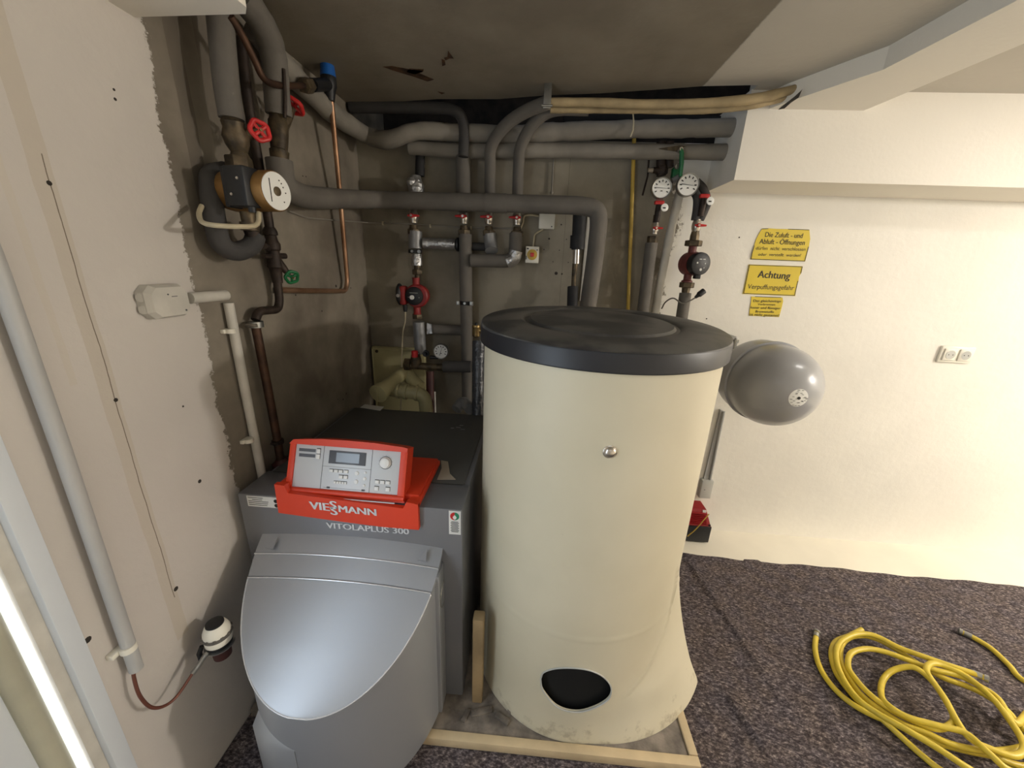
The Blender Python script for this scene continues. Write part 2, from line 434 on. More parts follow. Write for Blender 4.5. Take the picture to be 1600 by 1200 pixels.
def prism_x(name, poly, x0, x1, m):
    return link(name, MB().prism([(x0, y, z) for y, z in poly], (x1-x0, 0, 0)), m, smooth=0, kind='structure')
# downstand beam, flaring where it meets the boxing
bx = [(1.70, .80), (1.615, .833), (1.526, .881), (1.375, .965), (1.075, .988), (0.5, 1.0), (BK, 1.0)]
bm_ = MB().prism([(x, y, 2.028) for y, x in bx]+[(1.20, BK, 2.028), (1.19, 1.2, 2.028), (1.139, 1.70, 2.028)], (0, 0, ZC-2.028+.002))
tr1 = link('trim_1', bm_, M['white_wall'], smooth=0, kind='structure')
link('dark_hole_patch', MB().prism([Z(px, py, 2.0275) for px, py in ((1216, 171), (1226, 163), (1240, 152), (1250, 143), (1254, 139), (1248, 152), (1236, 160), (1226, 169))], (0, 0, -.001)), M['dark_niche'], tr1, smooth=0)  # flat dark patch standing in for the shaded hole at the beam end
# boxing along the top of the back wall
link('trim_2', MB().prism([(.738, YW, 1.794), (.738, 1.668, 1.794), (FW, 1.640, 1.794), (FW, YW, 1.794)], (0, 0, ZC-1.794+.002)), M['white_wall'], smooth=0, kind='structure')
link('trim_3', MB().prism([(XW, .916, 1.907), (-.612, .903, 1.907), (-.595, .883, 1.907), (-.62, .4, 1.907), (XW, .4, 1.907)], (0, 0, ZC-1.907+.002)), M['white_wall'], smooth=0, kind='structure')
# plaster behind the boxing's open end stays grey render
# door frame, weatherstrip and door leaf in the left wall
dr = MB().box((XW-.10, .472, 0), (XW+.004, .503, 2.0), .002)
df = link('door_1', dr, M['door_white'], smooth=35, kind='structure')
link('rebate', MB().box((XW-.10, .452, 0), (XW-.012, .472, 2.0), .001), M['conduit_white'], df)
gm_ = bpy.data.materials.new('daylight'); gm_.use_nodes = True
gb_ = gm_.node_tree.nodes['Principled BSDF']; gb_.inputs['Emission Color'].default_value = (.93, .97, 1, 1); gb_.inputs['Emission Strength'].default_value = 1.3
link('daylight_gap', MB().box((XW-.085, .4405, .01), (XW-.022, .4500, 1.99)), gm_, df, smooth=0)
link('weatherstrip', MB().tube([(XW-.034, .421, 0), (XW-.034, .421, 2.0)], .019, 18), M['seal'], df)
link('door_leaf', MB().box((XW-.075, .22, .01), (XW-.035, .412, 1.99), .002).box((XW-.075, -.5, .01), (XW-.035, -.42, 1.99), .002).box((XW-.075, -.42, 1.92), (XW-.035, .22, 1.99)).box((XW-.075, -.42, .01), (XW-.035, .22, .38)), M['door_white'], df)
link('threshold', MB().box((XW-.10, -.55, 0), (XW-.0, .503, .01)), M['conduit_white'], df)
link('frame_post', MB().box((XW-.10, -.55, 0), (XW+.004, -.5, 2.0), .002), M['door_white'], df)

# felt floor covering with creases
def felt():
    mb = MB()
    x0, x1, y0, y1 = XW+.002, 3.4, -.6, 1.70
    nx, ny = 360, 200
    rg = random.Random(3)
    creases = [(Z(1062, 862, 0), Z(1232, 1115, 0), .010, .05), (Z(1128, 1080, 0), Z(1205, 1190, 0), .014, .05), (Z(1290, 895, 0), Z(1355, 965, 0), .005, .03), (Z(1225, 950, 0), Z(1262, 992, 0), .005, .03)]
    def h(x, y):
        z = .006+.003*math.sin(x*5+y*3)*math.sin(y*6-x*2)+.0015*math.sin(13*x)*math.cos(11*y+x)
        for a, b, hh, wd in creases:
            ab = (b-a); ab.z = 0; p = Vector((x, y, 0))-Vector((a.x, a.y, 0))
            t = max(0, min(1, p.dot(ab)/ab.length_squared))
            sd = (ab.x*p.y-ab.y*p.x)/ab.length
            e_ = max(0, min(1, t*6, (1-t)*6)) if 0 < t < 1 else 0
            if sd > -.006: z += hh*e_*math.exp(-max(sd, 0)/wd)
        return max(z, .003)
    rows = []
    for j in range(ny+1):
        r = []
        for i in range(nx+1):
            x = x0+(x1-x0)*i/nx
            ye = y1+.004*math.sin(x*9)+.003*math.sin(x*31)-(x-.9)*.030 + (.012 if 1.18 < x < 1.26 else 0)
            y = y0+(ye-y0)*j/ny
            r.append(Vector((x, y, h(x, y))))
        rows.append(r)
    mb.grid(rows, False, (False, False))
    bot = [[Vector((p.x, p.y, .0005)) for p in rows[-1]], rows[-1]]
    mb.grid(bot, False, (False, False))
    o = link('felt_floor_covering', mb, M['felt'], smooth=60)
    return tag(o, 'mottled purple-grey recycled felt covering laid over the cream floor', 'floor covering')
felt()

# ------------------------------------------------------------------ plinth and battens
tag(link('concrete_plinth', MB().box((XW+.01, .785, .0), (.548, 1.90, .036), .004), M['concrete']), 'low dusty grey concrete plinth under the boiler and the cream tank', 'plinth')
tag(link('wooden_batten', MB().box((-.30, .757, .008), (.575, .783, .042), .002), M['wood']), 'pale pine batten along the front edge of the plinth', 'batten')
tag(link('wooden_batten', MB().box((.550, .785, .008), (.576, 1.62, .042), .002), M['wood']), 'pale pine batten running back along the right edge of the plinth', 'batten')
tag(link('wooden_post', MB().box((-.137, .868, .038), (-.103, .905, .405), .004), M['wood_raw']), 'short upright wooden post standing in the gap between boiler and tank', 'post')
rb = MB()
for (x, y, a, l, w_, h) in ((-.10, .845, .3, .07, .02, .008), (-.03, .83, -.5, .05, .018, .010), (-.15, .83, 1.2, .04, .016, .006), (.0, .862, .9, .035, .014, .012)):
    rb.box((-l/2, -w_/2, 0), (l/2, w_/2, h), .002, Matrix.Translation((x, y, .036)) @ Matrix.Rotation(a, 4, 'Z'))
tag(link('rubble', rb, M['concrete']), 'broken plaster crumbs lying on the plinth by the wooden post', 'rubble'); bpy.data.objects['rubble']['kind'] = 'stuff'

# ------------------------------------------------------------------ boiler
BX0, BX1, BY0, BY1, BZ0, BZ1 = -.831, -.171, .885, 1.59, .04, .787
boiler = thing('boiler', (-.5, 1.24, BZ0), 'large dark grey floor-standing oil boiler with silver burner hood, left of the tank', 'boiler')
link('casing', MB().box((BX0+.004, BY0+.128, BZ0), (BX1-.004, BY1, BZ1-.006), .004), M['boiler'], boiler)
link('top_cover', MB().box((BX0+.02, BY0+.12, BZ1-.008), (BX1-.02, BY1-.01, BZ1), .002), M['boiler_top'], boiler)
link('front_panel', MB().box((BX0, BY0, BZ0), (BX1, BY0+.13, BZ1), .005), M['boiler'], boiler)
# hood : half-ellipse plan cut by a sloping lid
hc, ha, hb = -.503, .270, .312
hood = MB()
n = 48
def lidz(y): return .412+(y-.575)*(.645-.412)/(.310)
def hood_xy(t, k=1.0): return hc-ha*math.cos(t)*k, BY0-hb*math.sin(t)*k
low, top = [], []
for i in range(n+1):
    t = math.pi*i/n
    x, y = hood_xy(t)
    low.append(Vector((x, y, .05))); top.append(Vector((x, y, lidz(y)-.006)))
back_l = Vector((hc-ha, BY0-.001, .05))
hood.grid([low, top], False, (False, False))
link('hood_body', hood, M['boiler_top'].copy() if False else M['hood'], boiler, smooth=50)
# lid: gently domed sheet in rows across the slope
def lid_part(name, ya, yb, grow, lift, rows=14):
    mb = MB(); rr = []
    for j in range(rows+1):
        y = ya+(yb-ya)*j/rows
        q = max(0, 1-((BY0-y)/(hb+grow))**2)
        hw = (ha+grow)*math.sqrt(q)
        r = []
        for i in range(33):
            s = -1+2*i/32
            r.append(Vector((hc+hw*s, y, lidz(y)+lift+.016*(1-s*s)*min(1, hw/.2)-.0*(1-q))))
        rr.append(r)
    mb.grid(rr, False, (False, False))
    # folded edge
    rim = [r[0] for r in rr]+[]; 
    for side in (0, -1):
        e = [r[side] for r in rr]
        mb.grid([e, [p-Vector((0, 0, .012+lift)) for p in e]], False, (False, False))
    e = rr[0]
    mb.grid([e, [p-Vector((0, 0, .012+lift)) for p in e]], False, (False, False))
    e = rr[-1]
    mb.grid([e, [p-Vector((0, 0, .012+lift)) for p in e]], False, (False, False))
    return link(name, mb, M['hood'], boiler, smooth=40)
def ease(a, b, n):
    return [a+(b-a)*math.sin(math.pi/2*i/n) for i in range(n+1)]
main = MB(); rr = []
for y in reversed(ease(BY0-.094, BY0-hb-.003, 30)):
    q = max(0, 1-((BY0-y)/(hb+.004))**2); hw = (ha+.004)*math.sqrt(q)
    rr.append([Vector((hc+hw*s, y, lidz(y)+.003+.016*(1-s*s)*min(1, hw/.2))) for s in [-1+2*i/32 for i in range(33)]])
main.grid(rr, False, (False, False))
edge_ = [r[0] for r in reversed(rr)]+[r[-1] for r in rr]
main.grid([edge_, [p-Vector((0, 0, .014)) for p in edge_]], False, (False, False))
main.grid([rr[-1], [p-Vector((0, 0, .008)) for p in rr[-1]]], False, (False, False))
link('hood_lid', main, M['hood'], boiler, smooth=40)
link('rim_highlight', MB().tube([p+Vector((0, 0, -.001)) for p in edge_], .0022, 8), M['hood_glint'], boiler)  # bright tube painting the highlight along the lid edge
lid_part('hood_lid_band', BY0-.090, BY0-.045, .004, .0045, 6)
lid_part('hood_top_band', BY0-.042, BY0, .004, .006, 6)
for nm, yy, lf in (('upper_seam_glint', BY0-.0445, .0085), ('lower_seam_glint', BY0-.093, .0065)):
    q = max(0, 1-((BY0-yy)/(hb+.004))**2); hw = (ha+.004)*math.sqrt(q)
    link(nm, MB().tube([Vector((hc+hw*s, yy, lidz(yy)+lf-.0015+.016*(1-s*s))) for s in [-1+2*i/32 for i in range(33)]], .0022, 8), M['hood_glint'], boiler)  # rolled seam edges in a brighter tone, highlight painted in
for (px, py) in ((424, 858), (657, 886)):
    p = Z(px, py, lidz(BY0-.04)+.016)
    y = BY0-.036; zz = lidz(y)+.020
    tri = MB().prism([(p.x-.013, y-.004, zz), (p.x+.012, y-.006, zz), (p.x+.008, y+.022, zz+.017)], (0, -.001, .0025))
    latch = link('lid_latch', tri, M['hood'], boiler, smooth=0)
    link('latch_screw', MB().lathe((p.x+.004, y+.003, zz+.005), (0, -.3, .95), [(0, .003), (.002, .0025)], 10), M['black'], latch)
# side flange of the hood next to the front panel, and its grip
link('hood_flange', MB().box((hc+ha-.012, BY0-.062, .05), (hc+ha+.006, BY0-.001, .605), .003), M['hood'], boiler)
gz = .50
gr = [Vector((hc+ha+.0065, BY0-.005-.045*math.sin(t), gz-.045*math.cos(t))) for t in [math.pi*i/14 for i in range(15)]]
link('hood_grip', MB().tube(gr, .0016, 6), M['steel'], boiler)
# lip low on the hood's left
lip = MB(); a = []
for i in range(15):
    t = .93+i*.53/14
    x, y = hood_xy(t); k = 1.065-.06*i/14
    x2, y2 = hc+(x-hc)*k, BY0+(y-BY0)*k
    a.append([Vector((x, y, .31-.03*i/14)), Vector((x2, y2, .275)), Vector((x2, y2, .05))])
lip.grid(a, False, (False, False))
e_ = a[-1]; x, y = hood_xy(.93+.53)
lip.grid([e_, [Vector((x, y, p.z)) for p in e_]], False, (False, False))
link('hood_lip', lip, M['hood'], boiler, smooth=30)
# boiler lettering and stickers
tx = MB()
p = Vector((-.573, BY0, .692)); put_text(tx, 'VITOLAPLUS 300', p, (1, 0, -.0), (0, 0, 1), .245, .85, .035, .0015)
link('lettering', tx, M['silver_text'], boiler, smooth=0)
st = link('rating_label', MB().box((-.803, BY0-.0012, .748), (-.705, BY0, .783)), M['label'], boiler, smooth=0)
lm = MB()
for k, (u0, u1) in enumerate(((0, .045), (.012, .042), (0, .06), (0, .058), (0, .055))):
    zz = .778-k*.006
    lm.box((-.799+u0, BY0-.0017, zz-.0008), (-.799+u1, BY0-.0012, zz+.0008))
for k in (.771, .756): lm.lathe((-.716, BY0-.0013, k), (0, -1, 0), [(0, .0062), (.0005, .0062)], 18)
link('fine_print', lm, M['ink'], st, smooth=0)
s2 = link('flame_sticker', MB().box((-.210, BY0-.0012, .704), (-.176, BY0, .783)), M['label'], boiler, smooth=0)
dm = [Vector((-.193+.013*math.sin(a_), BY0-.0018, .766+.013*math.cos(a_))) for a_ in [math.pi*i/12 for i in range(13)]]
link('green_half', MB().prism(dm, (0, -.0003, 0)), M['green_sticker'], s2, smooth=0)
dm = [Vector((-.193-.013*math.sin(a_), BY0-.0018, .766+.013*math.cos(a_))) for a_ in [math.pi*i/12 for i in range(13)]]
link('red_half', MB().prism(dm, (0, -.0003, 0)), M['handle_red'], s2, smooth=0)
dd = [Vector((-.193+.0055*math.sin(a_)*(1 if math.cos(a_) < 0 else (1-math.cos(a_))), BY0-.0024, .764+.008*math.cos(a_))) for a_ in [2*math.pi*i/16 for i in range(16)]]
link('drop', MB().prism(dd, (0, -.0003, 0)), M['label'], s2, smooth=0)
fp = MB()
for k in range(9):
    zz = .747-k*.0042; wv = .012 if k % 2 else .010
    fp.box((-.193-wv, BY0-.0017, zz-.0009), (-.193+wv, BY0-.0012, zz+.0009))
link('fine_print', fp, M['ink'], s2, smooth=0)
em = MB()
for px, py, l_ in ((707, 669, .014), (716, 668, .02), (723, 671, .018), (721, 665, .016)):
    q = Z(px, py, BZ1); em.box(q+Vector((-l_/2, -.003, 0)), q+Vector((l_/2, .003, .0015)), .0008)
link('embossed_mark', em, M['steel'], boiler)

# orange controller on the boiler
ctl = thing('boiler_controller', (-.49, .99, BZ1), 'orange-red boiler control unit with silver keypad and display, sitting on the boiler', 'control unit')
by = BY0-.016
prof = [(-.698, by, .845), (-.670, by, .845), (-.664, by, .815), (-.345, by, .800), (-.318, by, .800), (-.292, by, .800), (-.292, by, .722), (-.400, by, .722), (-.500, by, .728), (-.600, by, .735), (-.700, by, .744)]
prof = [(-.700, .838), (-.672, .836), (-.664, .812), (-.335, .790), (-.325, .812), (-.293, .806), (-.293, .722), (-.400, .723), (-.500, .729), (-.600, .736), (-.702, .744)]
link('base_front', MB().prism([(x, by, z) for x, z in prof], (0, .014, 0)), M['orange'], ctl, smooth=0)
bs = MB()
bs.box((-.700, by+.004, BZ1+.001), (-.672, 1.12, .832), .003)
bs.box((-.325, by+.004, BZ1+.001), (-.293, 1.12, .806), .003)
bs.box((-.685, .905, BZ1+.001), (-.300, 1.12, .812), .003)
link('base', bs, M['orange'], ctl)
tilt = R(23)
v_ = Vector((0, math.sin(tilt), math.cos(tilt))); u_ = Vector((1, 0, -.012)).normalized(); n_ = Vector((0, -math.cos(tilt), math.sin(tilt)))
O = Vector((-.668, .897, .816))     # lower left corner of the keypad plate
PW, PH = .309, .124
def pl(u, v, h=0): return O+u_*(u*PW)+v_*((1-v)*PH)+n_*h        # u right, v down, fractions of the plate
MF = Matrix((( u_.x, v_.x, n_.x, O.x), (u_.y, v_.y, n_.y, O.y), (u_.z, v_.z, n_.z, O.z), (0, 0, 0, 1)))
def pbox(mb, u0, v0, u1, v1, h0, h1, bev=0):
    mb.box((u0*PW, (1-v1)*PH, h0), (u1*PW, (1-v0)*PH, h1), bev, MF)
hs = MB()
cr_ = [(-.055, 1.17), (-.055, .02), (-.02, -.09), (.25, -.145), (.5, -.155), (.75, -.145), (1.02, -.10), (1.065, -.08), (1.065, 1.17)]
outer = [pl(a, b, 0) for a, b in cr_]
# side profile gives the housing depth towards the rear
hs.prism([pl(a, b, -.001) for a, b in cr_], -n_*.045)
link('housing', hs, M['orange'], ctl, smooth=0)
hr = MB(); pbox(hr, -.055, .0, .0, 1.12, -.001, .007, .0015); pbox(hr, 1.0, .0, 1.065, 1.12, -.001, .007, .0015)
top_poly = [pl(a, b, -.001) for a, b in ((-.055, .01), (1.065, .01), (1.065, -.08), (1.02, -.10), (.75, -.145), (.5, -.155), (.25, -.145), (-.02, -.09))]
hr.prism(top_poly, n_*.012)
hr.tube([pl(-.055, 1.06, .002), pl(1.065, 1.06, .002)], .0085, 12)
link('housing_frame', hr, M['orange'], ctl)
link('plate', (lambda m: (pbox(m, 0, 0, 1, 1, -.001, .003, .0008), m)[1])(MB()), M['panel'], ctl)
g = MB()
for u0, v0, u1, v1 in ((.268, 0, .272, 1), (.73, 0, .734, 1), (.27, .47, .73, .476), (.13, -.0, .16, .02), (.86, 0, .88, .02), (.33, .93, .36, .97), (.66, .93, .69, .97), (.30, .95, .70, .955)):
    pbox(g, u0, v0, u1, v1, .003, .0034)
link('grooves', g, M['panel_line'], ctl, smooth=0)
m_ = MB(); pbox(m_, .325, .10, .675, .40, .003, .0052, .0008); bz = link('display_bezel', m_, M['bezel'], ctl)
m_ = MB(); pbox(m_, .395, .14, .615, .355, .0052, .0058); link('display', m_, M['lcd'], bz, smooth=0)
m_ = MB(); pbox(m_, .03, .105, .19, .175, .003, .0036); pbox(m_, .035, .225, .19, .30, .003, .0036); link('caption_strip', m_, M['bezel'], ctl, smooth=0)
bt = [(.22, .15, .018, .05), (.22, .27, .018, .05)] + [(x_, .565, .019, .03) for x_ in (.36, .405, .45, .50)] + [(x_, .69, .020, .035) for x_ in (.455, .50)] + [(x_, .82, .011, .025) for x_ in (.405, .43, .455, .48, .505)] + [(x_, .735, .020, .035) for x_ in (.80, .85, .90)] + [(x_, .885, .020, .04) for x_ in (.80, .905)]
for u0, v0, a_, b_ in bt:
    sh_ = MB(); pbox(sh_, u0-a_*1.1, v0-b_*1.5, u0+a_*1.1, v0+b_, .003, .0034)
    s_ = link('key_surround', sh_, M['panel_line'], ctl, smooth=0)
    m_ = MB(); pbox(m_, u0-a_*.95, v0-b_*1.1, u0+a_*.95, v0+b_, .0034, .0058, .0006); link('key', m_, M['button'], s_)
for u0, v0, r_ in ((.602, .58, .0055), (.602, .77, .0055), (.68, .55, .0035), (.68, .69, .0045), (.68, .84, .0035)):
    link('round_key', MB().lathe(pl(u0, v0, .003), n_, [(0, r_*1.15), (.001, r_*1.1), (.001, r_), (.003, r_*.9)], 16), M['button'], ctl)
kn = link('dial_knob', MB().lathe(pl(.862, .29, .003), n_, [(0, .0165), (.001, .0165), (.002, .0148), (.010, .0138), (.011, .012)], 32), M['button'], ctl)
link('dial_ring', MB().lathe(pl(.862, .29, .003), n_, [(0, .0185), (.0006, .018)], 32), M['panel_line'], ctl)
m_ = MB()
for k in range(-5, 6):
    a_ = R(k*26); q = pl(.862, .29, .003)+u_*math.sin(a_)*.021+v_*math.cos(a_)*.021
    m_.lathe(q, n_, [(0, .0006), (.0005, .0006)], 6)
link('dial_ticks', m_, M['panel_line'], ctl, smooth=0)
link('front_rail', MB().tube([pl(.02, 1.165, .012), pl(.99, 1.165, .012)], .0018, 8), M['panel'], ctl)
lg = MB()
q0 = Vector((-.604, by, .767)); sl = Vector((1, 0, -.035))
put_text(lg, 'VIE', q0, sl, (0, 0, 1), .056, .85, .04, .0015)
put_text(lg, 'S', q0+sl*.0595+Vector((0, 0, .0075)), sl, (0, 0, 1), .019, .78, .03, .0015)
put_text(lg, 'S', q0+sl*.0595+Vector((0, 0, -.0115)), sl, (0, 0, 1), .019, .78, .03, .0015)
put_text(lg, 'MANN', q0+sl*.084, sl, (0, 0, 1), .107, .85, .04, .0015)
link('lettering', lg, M['silver_text'], ctl, smooth=0)
tg = [Z(683, 750, BZ1), Z(712, 750, BZ1), Z(703, 741, BZ1), Z(700, 722, BZ1), Z(689, 720, BZ1), Z(690, 733, BZ1)]
tag(link('cardboard_tag', MB().prism([p+Vector((0, 0, .001)) for p in tg], (0, 0, .0015)), M['paper'], smooth=0), 'small tan cardboard tag lying on the boiler beside the control unit', 'tag')
tg = [Z(563, 637, BZ1), Z(594, 642, BZ1), Z(600, 636, BZ1), Z(570, 632, BZ1)]
tag(link('paper_label', MB().prism([p+Vector((0, 0, .0005)) for p in tg], (0, 0, .001)), M['label'], smooth=0), 'white paper label lying at the rear edge of the boiler top', 'label')

# ------------------------------------------------------------------ storage tank
TC = Vector((.194, 1.130, 0)); TR = .340
tank = thing('storage_tank', (TC.x, TC.y, .037), 'tall cream cylindrical hot water tank with black lid and oval opening', 'tank')
def smooth01(x): x = max(0, min(1, x)); return x*x*(3-2*x)
def tank_hit(px, py, r):
    v = ray(px, py); A = v.x**2+v.y**2; Bq = -2*(TC.x*v.x+TC.y*v.y); Cq = TC.x**2+TC.y**2-r*r
    t = (-Bq-math.sqrt(max(0, Bq*Bq-4*A*Cq)))/(2*A); h = CAM+v*t
    return h.z, math.degrees(math.atan2(h.y-TC.y, h.x-TC.x))
RDG = sorted(tank_hit(px, py, r_) for px, py, r_ in ((963, 1100, .341), (990, 1076, .343), (1018, 1040, .346), (1036, 1004, .349), (1050, 962, .350), (1060, 915, .350), (1063, 880, .347)))
def ridge_at(z):
    if z <= RDG[0][0]: return RDG[0][1]-(RDG[0][0]-z)*90
    for (z0, a0), (z1, a1) in zip(RDG, RDG[1:]):
        if z <= z1: return a0+(a1-a0)*(z-z0)/(z1-z0)
    return RDG[-1][1]
def shell(inner):
    mb = MB(); rings = []
    nz, na = 140, 320
    for j in range(nz+1):
        z = .038+(1.245-.038)*j/nz
        ring = []
        for i in range(na):
            a = 2*math.pi*i/na; ad = (math.degrees(a)+180) % 360-180
            r = TR-inner
            if z < .62:
                ridge_a = min(-22, ridge_at(z))
                f1 = max(0, (ad-ridge_a)/max(8, (-14-ridge_a)))**1.4 if ad < -14 else max(0, 1-(ad+14)/60)**1.2
                f2 = ((.62-z)/.58)**1.7
                if ad > ridge_a: r += .140*f1*f2
                dz = (ad-ridge_a)/.9
                if RDG[0][0] < z < RDG[-1][0]: r += .0062*math.exp(-dz*dz)*min(1, (z-RDG[0][0])/.03)
                r += .012*math.exp(-((z-.04)/.05)**2)*.5
            band = .0015*math.exp(-((z-.46)/.006)**2)
            ring.append(Vector((TC.x+r*math.cos(a)+0, TC.y+r*math.sin(a), z-(0 if z > .1 else 0)))+Vector((band*math.cos(a), band*math.sin(a), 0)))
        rings.append(ring)
    return rings
mb = MB()
ro, ri = shell(0), shell(.006)
mb.grid(ro, True, (False, False)); mb.grid(list(reversed(ri)), True, (False, False))
mb.grid([ri[0], ro[0]], True, (False, False)); mb.grid([ro[-1], ri[-1]], True, (False, False))
bmesh.ops.remove_doubles(mb.bm, verts=mb.bm.verts, dist=1e-5)
jk = link('jacket', mb, M['jacket'], tank, smooth=40)
# cut the oval inspection opening
oval = [(845, 1060), (850, 1050), (868, 1044), (893, 1043), (918, 1046), (938, 1054), (951, 1066), (955, 1077), (952, 1090), (940, 1100), (922, 1108), (905, 1112), (885, 1110), (868, 1102), (855, 1088), (847, 1075)]
def on_tank(px, py, r=TR):
    v = ray(px, py); o = CAM-Vector((TC.x, TC.y, 0))
    A = v.x**2+v.y**2; Bq = 2*(o.x*v.x+o.y*v.y); Cq = o.x**2+o.y**2-r*r
    t = (-Bq-math.sqrt(Bq*Bq-4*A*Cq))/(2*A); return CAM+v*t
op = [on_tank(*q) for q in oval]
oc = sum(op, Vector())/len(op)
on = Vector((oc.x-TC.x, oc.y-TC.y, 0)).normalized()
op = spline(op+[op[0]], 4)[:-1]
cut = link('cutter', MB().prism([p-on*(p-oc).dot(on)+on*.06 for p in op], -on*.16), M['hole'], smooth=0)
bo = jk.modifiers.new('cut', 'BOOLEAN'); bo.object = cut; bo.operation = 'DIFFERENCE'; bo.solver = 'EXACT'
bpy.context.view_layer.update()
me2 = bpy.data.meshes.new_from_object(jk.evaluated_get(bpy.context.evaluated_depsgraph_get()))
jk.modifiers.clear(); jk.data = me2
jk.data.materials.clear(); jk.data.materials.append(M['jacket'])
bpy.data.objects.remove(cut)
link('dark_backing', MB().lathe((TC.x, TC.y, .045), (0, 0, 1), [(0, TR-.022), (1.15, TR-.022)], 64), M['hole'], tank)  # black cylinder close behind the jacket, added so the opening reads dark
rim_ = [p-on*(p-oc).dot(on) for p in op]; rim2 = []
for p in op:
    d = Vector((p.x-TC.x, p.y-TC.y, 0)).normalized(); rim2.append(Vector((TC.x, TC.y, p.z))+d*(TR+.0012))
rt_ = rim2+[rim2[0], rim2[1]]
link('opening_rim', MB().tube(rt_, .0022, 6), M['grey_plastic'], tank)
# lid
ld = MB().lathe((TC.x, TC.y, 0), (0, 0, 1), [(1.238, .320), (1.238, .347), (1.240, .349), (1.288, .351), (1.293, .349), (1.296, .343), (1.301, .300), (1.303, .238), (1.300, .228), (1.296, .222), (1.297, .212), (1.303, .205), (1.305, .16), (1.305, .02), (1.303, .006), (1.302, 0)], 96)
for v in ld.bm.verts:
    if v.co.z > 1.27: v.co.z += .012*(v.co.y-TC.y)/.35
lid = link('lid', ld, M['lid'], tank, smooth=30)
link('lid_rim', MB().lathe((TC.x, TC.y, 0), (0, 0, 1), [(1.236, .343), (1.236, .3505), (1.2385, .352), (1.279, .352), (1.282, .3505)], 96), M['lid_rim'], tank, smooth=30)
q = on_tank(953, 706)
d = Vector((q.x-TC.x, q.y-TC.y, 0)).normalized()
link('thermometer_cap', MB().lathe(q-d*.002, d, [(0, .0165), (.003, .0165), (.004, .0145), (.008, .013), (.012, .008), (.013, 0)], 28), M['nickel'], tank)

# ------------------------------------------------------------------ expansion vessel on the white wall
pole = B(1248, 622, 1.43)
VC = Vector((pole.x, 1.60, pole.z)); VR = .172
ves = thing('expansion_vessel', (VC.x, 1.86, VC.z-VR), 'round grey steel expansion vessel with white centre label, right of the tank', 'expansion vessel')
prof = [(-.0, .001)]
for i in range(1, 19):
    t = math.pi/2*i/18; prof.append((.158*(1-math.cos(t)), VR*math.sin(t)))
prof += [(.175, VR), (.176, VR), (.27, VR), (.29, VR)]
front = prof[:]
for i in range(1, 13):
    t = math.pi/2*i/12; prof.append((.29+.12*math.sin(t), VR*math.cos(t)))
link('shell', MB().lathe(pole, (0, 1, 0), prof, 72), M['vessel'], ves, smooth=50)
link('seam', MB().lathe(pole+Vector((0, .205, 0)), (0, 1, 0), [(0, VR-.001), (.003, VR+.008), (.016, VR+.008), (.020, VR-.001)], 72), M['vessel'], ves)
lb = MB()
def vz(r): return .158*(1-math.sqrt(max(0, 1-(r/VR)**2)))
lb.grid([[pole+Vector((r_*math.cos(a_), vz(r_)-.0008, r_*math.sin(a_))) for a_ in [2*math.pi*i/40 for i in range(40)]] for r_ in (.001, .009, .018, .027, .036)], True, (False, False))
lo_ = link('centre_label', lb, M['dial'], ves)
tk = MB()
rg = random.Random(5)
for i in range(26):
    a_ = rg.uniform(0, 6.28); r_ = rg.uniform(.017, .033); q = pole+Vector((r_*math.cos(a_), vz(r_)-.0016, r_*math.sin(a_)))
    tk.box(q+Vector((-.004, 0, -.0008)), q+Vector((.004, .0008, .0008)))
tk.lathe(pole+Vector((0, -.0025, 0)), (0, 1, 0), [(0, .006), (.002, .006)], 12)
link('label_print', tk, M['ink'], lo_, smooth=0)
link('wall_bracket', MB().box((VC.x-.10, 1.84, VC.z+.10), (VC.x-.06, YW, VC.z+.16), .003).box((VC.x-.03, 1.96-.17, VC.z-.03), (VC.x+.03, YW, VC.z+.03), .003), M['steel'], ves)
q = B(1150, 530, 1.62)
link('valve_stub', MB().lathe(q-Vector((0, 0, .035)), (0, 0, 1), [(0, .008), (.02, .008), (.02, .012), (.033, .012), (.034, .006), (.04, .005)], 10), M['steel'], ves)

# ------------------------------------------------------------------ signs
def sgn(pts, label, lines, border):
    q = [B(1140+x/7.5, 340+y/7.5, YW-.003) for x, y in pts]
    o = link('warning_sign', MB().prism(q, (0, .003, 0)), M['sign'], smooth=0)
    tag(o, label, 'sign')
    t = MB()
    for s, xa, ya, xb, yb, bold, hs_ in lines:
        a = B(1140+xa/7.5, 340+ya/7.5, YW-.003); b = B(1140+xb/7.5, 340+yb/7.5, YW-.003)
        put_text(t, s, Vector((a.x, YW-.003, a.z)), (b-a), Vector((0, 0, 1)), (b-a).length, hs_, bold, .0008)
    link('lettering', t, M['ink'], o, smooth=0)
    for run in border:
        bd = MB()
        rp = [B(1140+x/7.5, 340+y/7.5, YW-.0035) for x, y in run]
        for a, b in zip(rp, rp[1:]):
            dr_ = (b-a).normalized(); nn = Vector((-dr_.z, 0, dr_.x))*.0013
            bd.prism([a-nn-dr_*.001, b-nn+dr_*.001, b+nn+dr_*.001, a+nn-dr_*.001], (0, -.0006, 0))
        link('border', bd, M['ink'], o, smooth=0)
sgn([(385, 128), (450, 125), (560, 132), (935, 140), (945, 250), (930, 340), (885, 515), (245, 490), (265, 410), (290, 330), (310, 260), (350, 180)],
    'yellow sign about Zuluft and Abluft openings, topmost of three on the white wall',
    [('Die Zuluft - und', 412, 225, 850, 240, .008, 1.15), ('Abluft - Öffnungen', 345, 306, 875, 322, .008, 1.15), ('dürfen  nicht  verschlossen', 305, 376, 885, 391, 0, 1.05), ('oder  verstellt  werden!', 332, 447, 830, 460, 0, 1.0)],
    [[(290, 330), (265, 410), (252, 485), (880, 510), (925, 345)], [(385, 132), (450, 130)], [(690, 136), (930, 144)]])
